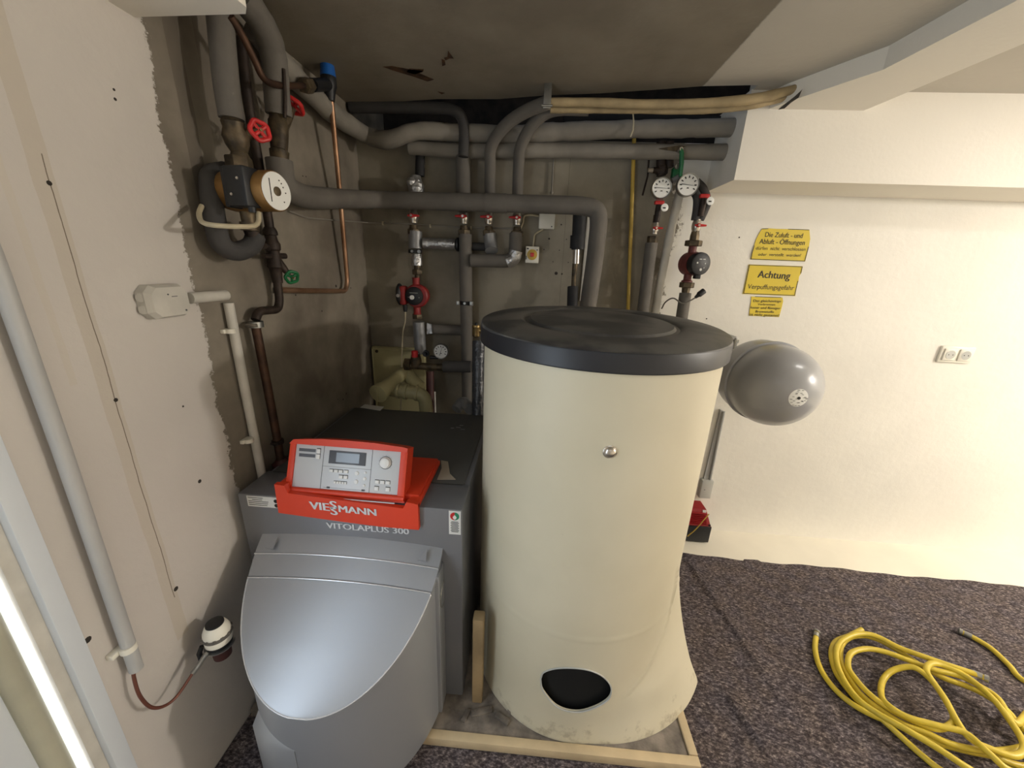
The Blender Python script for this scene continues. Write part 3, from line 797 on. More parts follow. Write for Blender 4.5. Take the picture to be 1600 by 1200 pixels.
sgn([(228, 548), (858, 570), (845, 640), (815, 690), (808, 740), (790, 800), (768, 920), (155, 895)],
    'yellow sign reading Achtung Verpuffungsgefahr, middle of three on the white wall',
    [('Achtung', 325, 702, 700, 722, .02, 1.05), ('Verpuffungsgefahr', 207, 832, 750, 850, .005, 1.05)],
    [[(833, 655), (851, 577), (233, 555), (165, 888), (762, 912), (800, 745)]])
sgn([(255, 925), (620, 935), (628, 980), (610, 1060), (580, 1165), (230, 1150), (240, 1060), (255, 980)],
    'small torn yellow sign with five lines of print, lowest of three on the wall',
    [('Das gleichzeitige', 275, 987, 600, 993, .008, .85), ('Verbrennen', 325, 1026, 530, 1032, .008, .85), ('fester und flüssiger', 240, 1066, 592, 1076, .008, .9), ('Brennstoffe', 300, 1112, 515, 1118, .008, .85), ('ist nicht gestattet!', 232, 1147, 575, 1162, .008, .9)],
    [[(300, 927), (600, 936)]])

# ------------------------------------------------------------------ double socket
a = B(1460, 566, YW); b = B(1522, 542, YW)
x0, x1, z0, z1 = B(1465, 553, YW).x, B(1517, 556, YW).x, B(1490, 566.5, YW).z, B(1497, 541, YW).z
so = thing('wall_socket', ((x0+x1)/2, YW, z0), 'white double power socket on the white wall, far right', 'socket')
link('surround', MB().box((x0, YW-.012, z0), (x1, YW, z1), .005), M['white_plastic'], so)
for k in (0, 1):
    cx = x0+(x1-x0)*(.27+.46*k); cz = (z0+z1)/2
    rg_ = MB().box((cx-.030, YW-.018, cz-.029), (cx+.030, YW-.011, cz+.029), .004)
    f_ = link('socket_insert', rg_, M['white_plastic'], so)
    link('cup', MB().lathe((cx, YW-.0185, cz), (0, 1, 0), [(-.0005, .0215), (0, .0195), (.0004, .0195)], 28), M['grey_plastic'], f_)
    link('pin_holes', MB().lathe((cx-.0095, YW-.0195, cz), (0, 1, 0), [(0, .0025), (.001, .0025)], 10).lathe((cx+.0095, YW-.0195, cz), (0, 1, 0), [(0, .0025), (.001, .0025)], 10), M['ink'], f_)

# ------------------------------------------------------------------ pipework helpers
def pipe(name, pts, r, m, label, cat='pipe', group=None, sm=None, rb=.05, lump=0, seed=1, n=16):
    pts = [Vector(p) for p in pts]
    q = spline(pts) if sm else bend(pts, rb)
    if lump: q, r = lumpy(q, r, lump, seed)
    return tag(link(name, MB().tube(q, r, n), m), label, cat, group)
UP = Vector((0, 0, 1))
def ball_valve(p, label, dirh=Vector((1, 0, 0)), face=Vector((0, -1, 0)), group=None, s=1.0, hl=-1):
    """small nickel ball valve with a red butterfly handle"""
    t = thing('ball_valve', p-UP*.026*s, label, 'valve', group)
    link('body', MB().lathe(p-UP*.026*s, UP, [(0, .015*s), (.008*s, .016*s), (.012*s, .018*s), (.026*s, .020*s), (.040*s, .018*s), (.044*s, .016*s), (.052*s, .015*s)], 16), M['nickel'], t)
    h = MB(); c = p+face*.026*s
    h.lathe(c-face*.006*s, face, [(0, .0085*s), (.010*s, .0085*s), (.012*s, .007*s)], 14)
    w0 = dirh*hl
    h.tube([c, c+w0*.02*s, c+w0*.032*s], [.006*s, .005*s, .0035*s], 8); h.tube([c, c-w0*.016*s], [.006*s, .004*s], 8)
    hd = link('handle', h, M['handle_red'], t)
    link('handle_nut', MB().lathe(c+face*.005*s, face, [(0, .005*s), (.003*s, .005*s)], 6), M['nickel'], hd)
    return t
def gauge(p, r, label, face=Vector((0, -1, 0)), needle=(1, 0), name='thermometer_gauge', cat='gauge'):
    face = face.normalized(); t = thing(name, p-face*.03-UP*r, label, cat)
    link('case', MB().lathe(p+face*.0, -face, [(.001, .002), (.001, r*.90), (-.004, r*.93), (-.005, r), (0, r*1.03), (.018, r*1.02), (.020, r*.8), (.022, .006), (.05, .006)], 36), M['steel'], t)
    dl = link('dial', MB().lathe(p+face*.0010, -face, [(-.0008, r*.91), (0, r*.91)], 36), M['dial'], t)
    u = UP.cross(face).normalized(); v = face.cross(u)
    m = MB()
    for k in range(-4, 5):
        a_ = R(k*30); c = p+face*.0026+(u*math.sin(a_)+v*math.cos(a_))*r*.68
        e1 = (u*math.sin(a_)+v*math.cos(a_))*r*.10; e2 = (u*math.cos(a_)-v*math.sin(a_))*r*.05
        m.prism([c-e1-e2, c-e1+e2, c+e1+e2, c+e1-e2], face*.0004)
    m.prism([p+face*.0026+q_ for q_ in (-u*r*.12-v*r*.32, u*r*.12-v*r*.32, u*r*.08-v*r*.22, -u*r*.08-v*r*.22)], face*.0004)
    link('scale', m, M['ink'], dl, smooth=0)
    nd = (u*needle[0]+v*needle[1]).normalized(); sd = face.cross(nd)*.0012
    link('needle', MB().prism([p+face*.0032-nd*r*.75-sd*.3, p+face*.0032+nd*r*.6-sd, p+face*.0032+nd*r*.6+sd, p+face*.0032-nd*r*.75+sd*.3], face*.0004), M['ink'], dl, smooth=0)
    return t

# ------------------------------------------------------------------ ceiling-level ducts
XL = XW+.06
pipe('insulated_pipe', [L(398, 45, XL), L(450, 112, XL), L(520, 178, XL), L(572, 212, XL+.02), B(605, 222, 1.80), B(648, 203, 1.80), B(700, 207, 1.83), B(800, 210, 1.85), B(880, 206, 1.85), B(985, 202, 1.83), B(1080, 201, 1.80), B(1156, 199, 1.77)],
     .034, M['foam_light'], 'grey-wrapped insulated pipe sagging below the ceiling, upper one of two along the back wall', lump=.10, seed=4, rb=.06)
pipe('insulated_pipe', [B(640, 230, 1.86), B(720, 236, 1.86), B(850, 235, 1.86), B(1000, 237, 1.84), B(1143, 238, 1.80)],
     .030, M['foam_light'], 'grey-wrapped insulated pipe along the back wall, lower one of the two ducts', lump=.08, seed=9)
tag(link('insulation_strap', MB().tube([B(989, 178, 1.795), B(990, 190, 1.785), B(989, 203, 1.782), B(985, 214, 1.79)], .003, 8), M['cable']), 'thin pale strap tied around the upper wrapped duct', 'strap')
pipe('foam_pipe', [B(548, 168, 1.86), B(640, 168, 1.84), B(712, 170, 1.80), B(726, 190, 1.80), B(724, 245, 1.80)], .022, M['foam_dark'], 'dark foam-covered pipe bending down from the ceiling void', rb=.07)
pipe('insulated_pipe', [B(724, 244, 1.86), B(724, 330, 1.86)], .033, M['foam'], 'thick grey foam-covered upright pipe below the dark bend, behind the long horizontal pipe')
pipe('insulated_pipe', [B(765, 330, 1.86), B(766, 262, 1.84), B(768, 228, 1.80), B(790, 196, 1.76), B(822, 174, 1.72), B(857, 160, 1.68)], .024, M['foam'], 'grey foam pipe curving up to the ceiling hanger, left of two', sm=1)
pipe('insulated_pipe', [B(808, 330, 1.86), B(810, 262, 1.84), B(814, 228, 1.80), B(830, 198, 1.77), B(850, 178, 1.74), B(874, 170, 1.72), B(920, 170, 1.72)], .024, M['foam'], 'grey foam pipe curving up to the ceiling hanger, right of two', sm=1)
pipe('wrapped_pipe', [B(857, 160, 1.66), B(920, 160, 1.66), B(1010, 163, 1.65), B(1100, 161, 1.63), B(1180, 154, 1.60), B(1252, 137, 1.60)], .015, M['foam_tan'], 'tan wrapped pipe running under the ceiling towards the beam, upper of the pair', sm=1, lump=.12, seed=3)
pipe('wrapped_pipe', [B(860, 171, 1.70), B(930, 171, 1.70), B(1010, 172, 1.69), B(1100, 172, 1.67), B(1180, 163, 1.63), B(1248, 146, 1.62)], .013, M['foam_tan'], 'tan wrapped pipe running under the ceiling towards the beam, lower of the pair', sm=1, lump=.12, seed=8)
p = B(855, 160, 1.645)
tag(link('pipe_hanger', MB().box(p+Vector((-.014, -.006, -.02)), Vector((p.x+.014, p.y, ZC)), .001).tube([p+Vector((-.02, -.006, -.012)), p+Vector((.02, -.006, -.012))], .004, 8), M['steel']), 'short metal hanger fixing the curved pipes to the ceiling', 'bracket')
q = B(960, 180, 1.9)
tag(link('gap_shade_strip', MB().box((B(880, 188, 1.90).x, 1.90, B(960, 196, 1.90).z), (.737, 1.95, B(1000, 178, 1.90).z), .002), M['hole']), 'black strip standing in for shade in the gap above the wrapped ducts', 'strip')  # black bar painting the shade of the gap behind the ducts

# ------------------------------------------------------------------ the long horizontal pipe
pipe('insulated_pipe', [L(436, 250, XL+.03), L(441, 292, XL+.03), L(475, 308, XL+.03), L(540, 311, XL+.01), B(590, 312, 1.79), B(700, 315, 1.765), B(800, 318, 1.75), B(905, 321, 1.72), B(933, 326, 1.715), B(936, 345, 1.71), B(930, 400, 1.71), B(917, 490, 1.70), B(905, 640, 1.70)],
     .036, M['foam'], 'long dark grey foam pipe crossing in front of the valves and dropping behind the tank', rb=.045, n=20)
for (pa, pb, nm) in (((565, 311, 1.80), (580, 312, 1.79), 'left'), ((759, 317, 1.757), (792, 318, 1.75), 'middle')):
    a, b = B(*pa), B(*pb)
    tag(link('foam_sleeve', MB().tube([a, b], .0385, 20), M['foam_dark'] if nm == 'left' else M['foam']), 'foam joint sleeve on the %s of the long horizontal pipe' % ('left end' if nm == 'left' else 'middle'), 'sleeve')

# ------------------------------------------------------------------ the four valve risers
YV = 1.86
for i, (px, py, lab) in enumerate(((646, 338, 'leftmost of four below the horizontal pipe'), (725, 339, 'second of four in the row, on the tall central pipe'), (764, 340, 'third of four in the row, above the foil elbow'), (808, 341, 'rightmost of four in the row, above the short pipe bend'))):
    p = B(px, py, YV-.0)
    ball_valve(p, 'red-handled ball valve, '+lab, group='ball valves under the horizontal pipe', s=1.12, hl=-1 if i else 1)
    q = B(px, py+20, YV)
    f_ = MB().hexnut(q-UP*.024, UP, .024, .030).lathe(q-UP*.000, UP, [(0, .020), (.018, .017)], 12)
    tag(link('union_nut', f_, M['brass_dull']), 'dark brass union nut under ball valve, '+lab.split(',')[0].replace('of four', 'of the four').replace(' below the horizontal pipe', '').replace(' in the row', ''), 'fitting')
pipe('black_pipe', [B(657, 236, 1.88), B(656, 275, 1.88)], .021, M['foam_black'], 'black upright pipe stub between the lower duct and the foil-wrapped valve')
q = B(650, 288, 1.86)
tag(link('foil_wrapped_valve', MB().lathe(q-UP*.05, UP, [(0, .028), (.02, .034), (.045, .036), (.06, .028), (.085, .022)], 14).ball(q+Vector((-.014, -.015, .004)), .024), M['foil']), 'crumpled foil-wrapped fitting above the horizontal pipe, under the black stub', 'fitting')
# riser 1 down to the red pump
pipe('insulated_pipe', [B(649, 361, YV), B(649, 388, YV)], .031, M['silver_wrap'], 'short grey insulated pipe piece above the clamp, first riser from left')
q = B(649, 393, YV)
cl = thing('pipe_clamp', q-Vector((0, 0, .01)), 'black and silver pipe clamp on the first riser above the red pump', 'clamp')
link('band', MB().lathe(q-UP*.008, UP, [(0, .033), (.016, .033)], 20), M['black'], cl)
link('screw', MB().lathe(q+Vector((.028, -.03, 0)), (0, -1, 0), [(0, .008), (.008, .008)], 10).lathe(q+Vector((-.005, -.03, 0)), (0, -1, 0), [(0, .006), (.008, .006)], 10), M['steel'], cl)
pipe('insulated_pipe', [B(651, 397, YV), B(652, 415, YV)], .024, M['foil'], 'short bright foil-covered pipe piece below the clamp, first riser')
q = B(652, 424, YV)
tag(link('pipe_fitting', MB().lathe(q+UP*.028, -UP, [(0, .015), (.024, .015)], 12).hexnut(q-UP*.015, UP, .024, .026).lathe(q-UP*.015, -UP, [(0, .013), (.03, .011)], 12), M['brass_dull']), 'dark brass union above the red circulation pump', 'fitting')
pipe('insulated_pipe', [B(662, 380, YV), B(712, 382, YV)], .025, M['foil'], 'foil-wrapped cross pipe joining the first riser to the central pipe')
tag(link('end_collar', MB().lathe(B(714, 382, YV), (1, 0, 0), [(0, .031), (.008, .031)], 20), M['black']), 'thin black collar where the foil cross pipe meets the central pipe', 'collar')
# red pump
p = B(651, 462, 1.845)
pu = thing('circulation_pump', p-UP*.07, 'red circulation pump with black face on the riser behind the boiler', 'pump')
link('body', MB().lathe(p+Vector((.004, .045, 0)), (0, -1, 0), [(0, .040), (.01, .052), (.035, .056), (.06, .056), (.066, .050)], 32).lathe(p+UP*.085, -UP, [(0, .018), (.01, .017), (.17, .017), (.175, .02)], 14), M['pump_red'], pu)
fc = link('face_plate', MB().lathe(p+Vector((-.004, -.022, 0)), (0, -1, 0), [(0, .043), (.008, .043), (.010, .040)], 32), M['black'], pu)
link('speed_knob', MB().lathe(p+Vector((-.012, -.034, -.006)), (0, -1, 0), [(0, .011), (.007, .010)], 18), M['dial'], fc)
mk = MB(); mk.box(p+Vector((-.024, -.0335, .014)), p+Vector((.016, -.032, .016)))
for a_ in (-.03, .022): mk.lathe(p+Vector((a_, -.033, -.006)), (0, -1, 0), [(0, .002), (.001, .002)], 8)
link('marking', mk, M['grey_plastic'], fc, smooth=0)
link('terminal_box', MB().box(p+Vector((-.076, -.035, -.045)), p+Vector((-.046, .02, .045)), .010), M['pump_red'], pu)
tb = link('terminal_cover', MB().ball(p+Vector((-.080, -.010, .004)), .030, .62, 1.1, 1.75), M['black'], pu)
link('cover_screw', MB().lathe(p+Vector((-.078, -.040, .0)), (0, -1, 0), [(0, .009), (.006, .008)], 12), M['nickel'], tb)
link('cable_gland', MB().lathe(p+Vector((-.056, -.012, -.045)), -UP, [(0, .012), (.02, .011), (.034, .009)], 12), M['black'], pu)
c0 = p+Vector((-.056, -.012, -.078))
tag(link('power_cable', MB().tube(spline([c0, c0+Vector((-.004, 0, -.05)), c0+Vector((-.018, -.002, -.11)), B(628, 560, 1.80), B(627, 600, 1.78), B(626, 648, 1.76)]), .0035, 8), M['cable']), 'thin cream power cable hanging from the red pump behind the boiler', 'cable')
# below the red pump
q = B(652, 494, 1.85)
tag(link('pipe_fitting', MB().hexnut(q-UP*.012, UP, .024, .026).lathe(q+UP*.014, UP, [(0, .015), (.02, .015)], 12), M['brass_dull']), 'dark brass union directly below the red circulation pump', 'fitting')
pipe('insulated_pipe', [B(654, 503, 1.84), B(657, 552, 1.84)], .029, M['silver_wrap'], 'silver-grey insulated pipe hanging below the red pump')
pipe('insulated_pipe', [B(668, 514, 1.88), B(722, 516, 1.88)], .026, M['foam'], 'grey horizontal insulated pipe between silver pipe and central pipe, behind the small gauge')
tag(link('foil_tab', MB().prism([B(667, 505, 1.835), B(674, 507, 1.835), B(675, 521, 1.835), B(667, 522, 1.835)], (0, .012, 0)), M['foil'], smooth=0), 'crumpled foil tab on the grey horizontal pipe below the red pump', 'foil')
q = B(650, 566, 1.80)
mxv = thing('mixing_valve', q-UP*.03, 'brass mixing valve with red cap below the silver-grey pipe behind the boiler', 'valve')
link('body', MB().hexnut(B(633, 569, 1.80), (1, 0, 0), .03, .034).tube([B(640, 571, 1.80), B(692, 574, 1.80)], .018, 12).lathe(q-UP*.02, UP, [(0, .026), (.03, .028), (.06, .022)], 14), M['brass_dull'], mxv)
link('red_cap', MB().lathe(B(648, 553, 1.77)-UP*.015, UP, [(0, .016), (.03, .016), (.032, .012)], 14), M['handle_red'], mxv)
link('stem', MB().lathe(B(666, 552, 1.78), (0, -1, 0), [(0, .016), (.012, .016), (.012, .009), (.03, .008)], 12).lathe(B(672, 558, 1.78), (1, 0, 0), [(0, .010), (.04, .008)], 10), M['black'], mxv)
gauge(B(689, 549, 1.76), rad(B(689, 549, 1.76), 23), 'small round gauge with cream dial behind the boiler, by the mixing valve', needle=(-.3, -1), name='pressure_gauge')
pipe('insulated_pipe', [B(693, 573, 1.80), B(736, 573, 1.80)], .029, M['foam_dark'], 'short dark foam-covered pipe right of the small cream gauge')
pipe('steel_pipe', [B(672, 580, 1.80), B(672, 646, 1.76)], .020, M['rust_red'], 'dark red-brown upright pipe below the mixing valve')
tag(link('wall_conduit', MB().tube([B(679, 612, 1.79), B(680, 646, 1.77)], .005, 8), M['conduit_white']), 'thin pale tube beside the red-brown pipe behind the boiler', 'tube')
# central tall pipe
pipe('insulated_pipe', [B(727, 366, YV), B(728, 450, YV), B(730, 560, YV), B(731, 625, YV)], .031, M['foam'], 'tall grey foam-covered central pipe with a clamp halfway down')
q = B(728, 473, YV)
cl = thing('pipe_clamp', q-UP*.01, 'silver pipe clamp halfway down the tall central pipe', 'clamp')
link('band', MB().lathe(q-UP*.009, UP, [(0, .033), (.018, .033)], 20), M['black'], cl)
link('ears', MB().box(q+Vector((-.042, -.036, -.010)), q+Vector((-.024, -.028, .010)), .002).box(q+Vector((.024, -.036, -.010)), q+Vector((.042, -.028, .010)), .002).lathe(q+Vector((0, -.033, 0)), (0, -1, 0), [(0, .006), (.006, .006)], 8), M['steel'], cl)
pipe('insulated_pipe', [B(736, 407, 1.84), B(795, 408, 1.84), B(805, 400, 1.84), B(806, 365, 1.855)], .030, M['foam'], 'grey foam pipe bend from the central pipe up to the rightmost ball valve', rb=.02)
tag(link('foil_patch', MB().tube(bend([B(792, 409, 1.84), B(803, 405, 1.84), B(806, 392, 1.84)], .02), .0315, 16), M['foil']), 'crumpled foil around the corner of the short pipe bend', 'foil')
pipe('insulated_pipe', [B(765, 365, YV), B(767, 382, YV), B(768, 392, YV-.02)], .030, M['silver_wrap'], 'foil-covered elbow stub below the third ball valve')
pipe('insulated_pipe', [B(738, 385, 1.885), B(762, 386, 1.885)], .018, M['foam_dark'], 'short dark pipe between the central pipe and the foil elbow')
# foil column and air vent beside the tank
pipe('insulated_pipe', [B(748, 533, 1.70), B(747, 648, 1.60)], .030, M['film'], 'dark plastic-wrapped upright pipe squeezed between boiler and tank')
q = B(744, 516, 1.70)
av = thing('air_vent', q-UP*.03, 'small brass air vent with black cap left of the tank lid', 'air vent')
link('body', MB().lathe(q-UP*.032, UP, [(0, .010), (.006, .018), (.045, .018), (.048, .020), (.056, .018)], 16).tube([q, q+Vector((.06, 0, 0))], .012, 12), M['brass'], av)
link('cap', MB().lathe(q+UP*.023, UP, [(0, .006), (.010, .006), (.012, .004)], 10), M['black'], av)
pipe('insulated_pipe', [B(713, 640, 1.66), B(724, 628, 1.70), B(735, 640, 1.62)], .026, M['silver_wrap'], 'grey-wrapped elbow at the rear edge of the boiler top', sm=1)

# ------------------------------------------------------------------ yellowed vent parts behind the boiler
q0, q1, q2, q3 = B(580, 541, 1.90), B(664, 545, 1.90), B(664, 645, 1.90), B(584, 645, 1.90)
vp = thing('vent_plate', (q0.x, 1.90, q3.z), 'yellowed plastic cover plate on the back wall behind the boiler', 'cover plate')
link('plate', MB().box((q0.x, 1.895, q3.z), (q1.x, YW, q0.z), .008), M['pvc'], vp)
fr = MB()
fr.box((q0.x+.004, 1.889, q3.z), (q0.x+.014, 1.896, q0.z-.004), .002).box((q0.x+.004, 1.889, q0.z-.014), (q1.x-.004, 1.896, q0.z-.004), .002)
link('raised_edge', fr, M['pvc'], vp)
link('screw', MB().lathe((q0.x+.030, 1.896, q0.z-.025), (0, -1, 0), [(0, .009), (.003, .008)], 14), M['brass_dull'], vp)
pv = thing('drain_branch', B(625, 640, 1.75), 'yellowed plastic branch pipe with round screw cap behind the boiler', 'pipe')
ca, cb = B(592, 614, 1.60), B(634, 580, 1.82)
dv = (cb-ca).normalized()
link('stub', MB().tube([ca, cb], .034, 20).lathe(ca+dv*.02, dv, [(0, .038), (.018, .038)], 20), M['pvc'], pv)
cp = link('screw_cap', MB().lathe(ca-dv*.012, dv, [(0, .036), (.003, .044), (.030, .044), (.031, .036)], 24), M['pvc'], pv)
link('cap_rib', MB().box((-.028, -.005, -.006), (.028, .005, .002), .002, Matrix.Translation(ca-dv*.013) @ dv.to_track_quat('Z', 'X').to_matrix().to_4x4()), M['pvc'], cp)
ba_, bb_ = B(606, 608, 1.70), B(664, 616, 1.70)
bv = (bb_-ba_).normalized()
link('run', MB().tube(bend([ba_, bb_, bb_+Vector((.005, 0, -.14))], .05), .033, 20), M['pvc'], pv)
for k in (.25, .45, .75):
    link('collar', MB().lathe(ba_.lerp(bb_, k), bv, [(0, .033), (.002, .039), (.014, .039), (.016, .033)], 24), M['pvc'], pv)
link('elbow', MB().tube(bend([cb, B(640, 590, 1.80), B(656, 606, 1.75)], .05), .034, 18), M['pvc'], pv)

# ------------------------------------------------------------------ boxes and cables between the risers and the tank
q = B(854, 346, YW)
jb = thing('junction_box', (q.x, YW, B(854, 358, YW).z), 'white square junction box half hidden by the horizontal pipe', 'junction box')
link('cover', MB().box((B(842, 346, 1.90).x, 1.895, B(854, 358, 1.90).z), (B(867, 346, 1.90).x, YW, B(854, 325, 1.90).z), .005), M['white_plastic'], jb)
link('screw', MB().lathe((B(862, 354, 1.895).x, 1.896, B(862, 354, 1.895).z), (0, -1, 0), [(0, .0035), (.002, .003)], 10), M['panel_line'], jb)
sx0, sx1, sz0, sz1 = B(821, 398, 1.89).x, B(842, 398, 1.89).x, B(831, 411, 1.89).z, B(831, 385, 1.89).z
sw = thing('emergency_switch', ((sx0+sx1)/2, YW, sz0), 'small square switch with red centre on a yellow disc, above the tank lid', 'switch')
link('housing', MB().box((sx0, 1.885, sz0), (sx1, YW, sz1), .003), M['white_plastic'], sw)
cc = Vector(((sx0+sx1)/2, 1.885, (sz0+sz1)/2))
dk = link('disc', MB().lathe(cc, (0, -1, 0), [(0, .024), (.003, .024), (.005, .020)], 28), M['gas'], sw)
link('red_button', MB().box(cc+Vector((-.009, -.014, -.009)), cc+Vector((.009, -.004, .009)), .002), M['handle_red'], dk)
link('marks', MB().box(cc+Vector((-.026, -.0005, .024)), cc+Vector((-.018, .001, .030))).box(cc+Vector((.020, -.0005, .020)), cc+Vector((.026, .001, .024))).box(cc+Vector((-.030, -.0005, -.022)), cc+Vector((-.026, .001, -.006))), M['ink'], sw, smooth=0)
tag(link('switch_cable', MB().tube(spline([B(833, 386, 1.91), B(834, 376, 1.91), B(836, 366, 1.912), B(846, 360, 1.912), B(850, 356, 1.912)]), .004, 8), M['cable']), 'short white cable from the square switch up to the junction box', 'cable')
tag(link('box_cable', MB().tube(spline([B(813, 358, 1.912), B(817, 348, 1.912), B(819, 338, 1.912), B(830, 336, 1.912), B(842, 338, 1.912)]), .004, 8), M['cable']), 'white cable entering the junction box from the left', 'cable')
wc = [L(452, 330, XW+.006), L(478, 340, XW+.006), L(520, 344, XW+.006), L(563, 347, XW+.006), B(575, 348, 1.918), B(640, 350, 1.918), B(720, 355, 1.918), B(800, 357, 1.918)]
tag(link('wall_cable', MB().tube(wc, .003, 8), M['foam_light']), 'thin grey cable clipped low along the walls behind the risers', 'cable')
for px, py, w_ in ((598, 349, 'left of the first riser'), (672, 353, 'right of the first riser'), (736, 356, 'right of the tall central pipe')):
    p = B(px, py, 1.915); tag(link('cable_clip', MB().box(p+Vector((-.003, -.004, -.008)), p+Vector((.003, .010, .008)), .001), M['cable']), 'tiny clip holding the thin grey wall cable, '+w_, 'clip', 'cable clips on the back wall')
tag(link('wall_conduit', MB().tube([B(865, 248, 1.915), B(862, 302, 1.915)], .004, 8).ball(B(862, 301, 1.912), .008), M['foam_light']), 'thin grey upright conduit on the wall between the lower duct and the long pipe', 'conduit')
# black foam pipe and brass riser
pipe('insulated_pipe', [B(906, 330, 1.84), B(905, 350, 1.84), B(903, 390, 1.84)], .030, M['foam_black'], 'black foam pipe hanging from the long pipe above the tank lid')
tag(link('foam_sleeve', MB().tube([B(903, 368, 1.84), B(902, 388, 1.84)], .034, 16), M['foam_black']), 'torn black foam sleeve at the lower end of the hanging pipe', 'sleeve')
f_ = thing('brass_riser', B(896, 452, 1.84), 'brass and nickel pipe fitting between two black foam sleeves above the tank', 'fitting')
link('nickel_sleeve', MB().lathe_ab(B(900, 412, 1.84), B(901, 386, 1.84), [(0, .016), (.065, .016)], 16), M['nickel'], f_)
link('brass_pipe', MB().tube([B(899, 412, 1.84), B(897, 430, 1.84), B(896, 450, 1.84)], [.014, .011, .011], 14), M['brass_dull'], f_)
pipe('insulated_pipe', [B(895, 448, 1.84), B(894, 480, 1.82)], .025, M['foam_black'], 'short black foam sleeve just behind the tank lid')
tag(link('white_backing_strip', MB().box((B(912, 400, 1.918).x, 1.915, B(905, 470, 1.918).z), (B(920, 400, 1.918).x, YW, B(912, 330, 1.918).z), .001), M['label']), 'narrow white strip on the wall beside the black foam pipe', 'strip')

# ------------------------------------------------------------------ right-hand cluster
pipe('gas_pipe', [B(991, 212, 1.90), B(988, 300, 1.90), B(981, 490, 1.90), B(978, 640, 1.90)], .0085, M['gas'], 'slim yellow upright gas pipe on the back wall behind the tank')
p = B(1035, 245, 1.84)
vv = thing('gate_valve', p-UP*.06, 'dark bronze double valve body with green lever below the lower duct', 'valve')
link('body', MB().tube([B(1033, 222, 1.86), B(1033, 275, 1.86)], .020, 14).tube([B(1046, 222, 1.86), B(1046, 262, 1.86)], .018, 14).tube([B(1018, 266, 1.85), B(1040, 266, 1.85)], .012, 12).hexnut(B(1033, 272, 1.86), UP, .03, .026), M['steel_dark'], vv)
link('green_body', MB().box(B(1049, 278, 1.83)-Vector((0, .01, 0)), B(1064, 262, 1.83)+Vector((0, .02, 0)), .004), M['handle_green'], vv)
link('nickel_plug', MB().lathe(B(1020, 266, 1.83), (-1, 0, 0), [(0, .011), (.02, .009)], 10).lathe(B(1057, 261, 1.80), (0, -1, 0), [(0, .010), (.012, .009)], 10), M['nickel'], vv)
gl = MB().tube([B(1064, 231, 1.77), B(1065, 240, 1.77), B(1065, 255, 1.77), B(1063, 276, 1.77)], [.006, .009, .009, .007], 10)
link('green_lever', gl, M['handle_green'], vv)
link('lever_stem', MB().lathe(B(1064, 233, 1.77)+UP*.0, (0, 1, .0), [(-.006, .007), (.04, .007)], 10), M['nickel'], vv)
tag(link('lever_rod', MB().tube([B(1014, 247, 1.87), B(1012, 275, 1.86), B(1004, 305, 1.84)], .004, 8), M['steel_dark']), 'thin dark hanging lever rod left of the green-levered valve', 'rod')
tag(link('rusty_bracket', MB().prism([B(1030, 232, 1.795), B(1062, 227, 1.795), B(1093, 232, 1.795), B(1064, 238, 1.795)], (0, .01, 0)), M['brass_dull'], smooth=0), 'rusty diamond-shaped gap in the lower duct around the green valve stem', 'bracket')
r1 = rad(B(1035, 294, 1.78), 30)
gauge(B(1034, 294, 1.78), r1, 'round white thermometer, left of the two big dials above the tank', needle=(-1, .04))
gauge(B(1075, 289, 1.77), rad(B(1075, 289, 1.77), 33), 'round white thermometer, right of the two big dials above the tank', needle=(-1, .1))
pipe('foil_pipe', [B(1050, 283, 1.82), B(1063, 277, 1.82), B(1066, 290, 1.83)], .012, M['silver_wrap'], 'silvery bent tube between the two big dials', sm=1)
def drain_valve(px, py, y, lab):
    p = B(px, py, y); t = thing('drain_valve', p-UP*.03, lab, 'valve')
    link('body', MB().lathe(p+UP*.01, -UP, [(0, .012), (.03, .013), (.07, .012)], 12), M['steel_dark'], t)
    link('red_cap', MB().box(p+Vector((-.020, -.012, .010)), p+Vector((.020, .010, .026)), .004), M['handle_red'], t)
    link('small_dial', MB().lathe(p+Vector((.018, -.022, -.004)), (.1, -1, .1), [(0, .015), (.005, .016), (.006, .013)], 20), M['dial'], t)
    link('dial_mark', MB().box(p+Vector((.010, -.030, -.008)), p+Vector((.022, -.0285, -.003))), M['ink'], t)
drain_valve(1029, 324, 1.82, 'small black drain valve with red cap below the left big dial')
drain_valve(1099, 314, 1.80, 'small black drain valve with red cap right of the right big dial')
pipe('steel_pipe', [B(1026, 336, 1.84), B(1024, 352, 1.84)], .013, M['steel_dark'], 'short dark pipe between drain valve and red-handled valve, left side')
ball_valve(B(1023, 357, 1.84), 'nickel ball valve with red handle above the light grey pipe on the left', s=.9, hl=1)
q = B(1020, 372, 1.84)
tag(link('union_nut', MB().hexnut(q-UP*.02, UP, .028, .024), M['brass_dull']), 'dark brass nut on top of the light grey pipe behind the tank', 'fitting')
pipe('insulated_pipe', [B(1018, 380, 1.84), B(1004, 490, 1.82), B(990, 620, 1.80)], .027, M['foam'], 'grey insulated pipe behind the tank, right of the yellow gas pipe')
pipe('plaster_trunking', [B(1062, 300, 1.88), B(1046, 370, 1.88), B(1030, 450, 1.88), B(1022, 500, 1.88), B(1000, 620, 1.88)], 0.019, M['conduit_white'], 'white-painted pipe with plaster smears behind the tank', lump=.12, seed=12)
pipe('foam_hose', [B(1082, 296, 1.83), B(1089, 308, 1.82), B(1089, 325, 1.82), B(1086, 344, 1.82)], .017, M['foam_dark'], 'dark foam-sleeved hose below the right dial, left of two', sm=1)
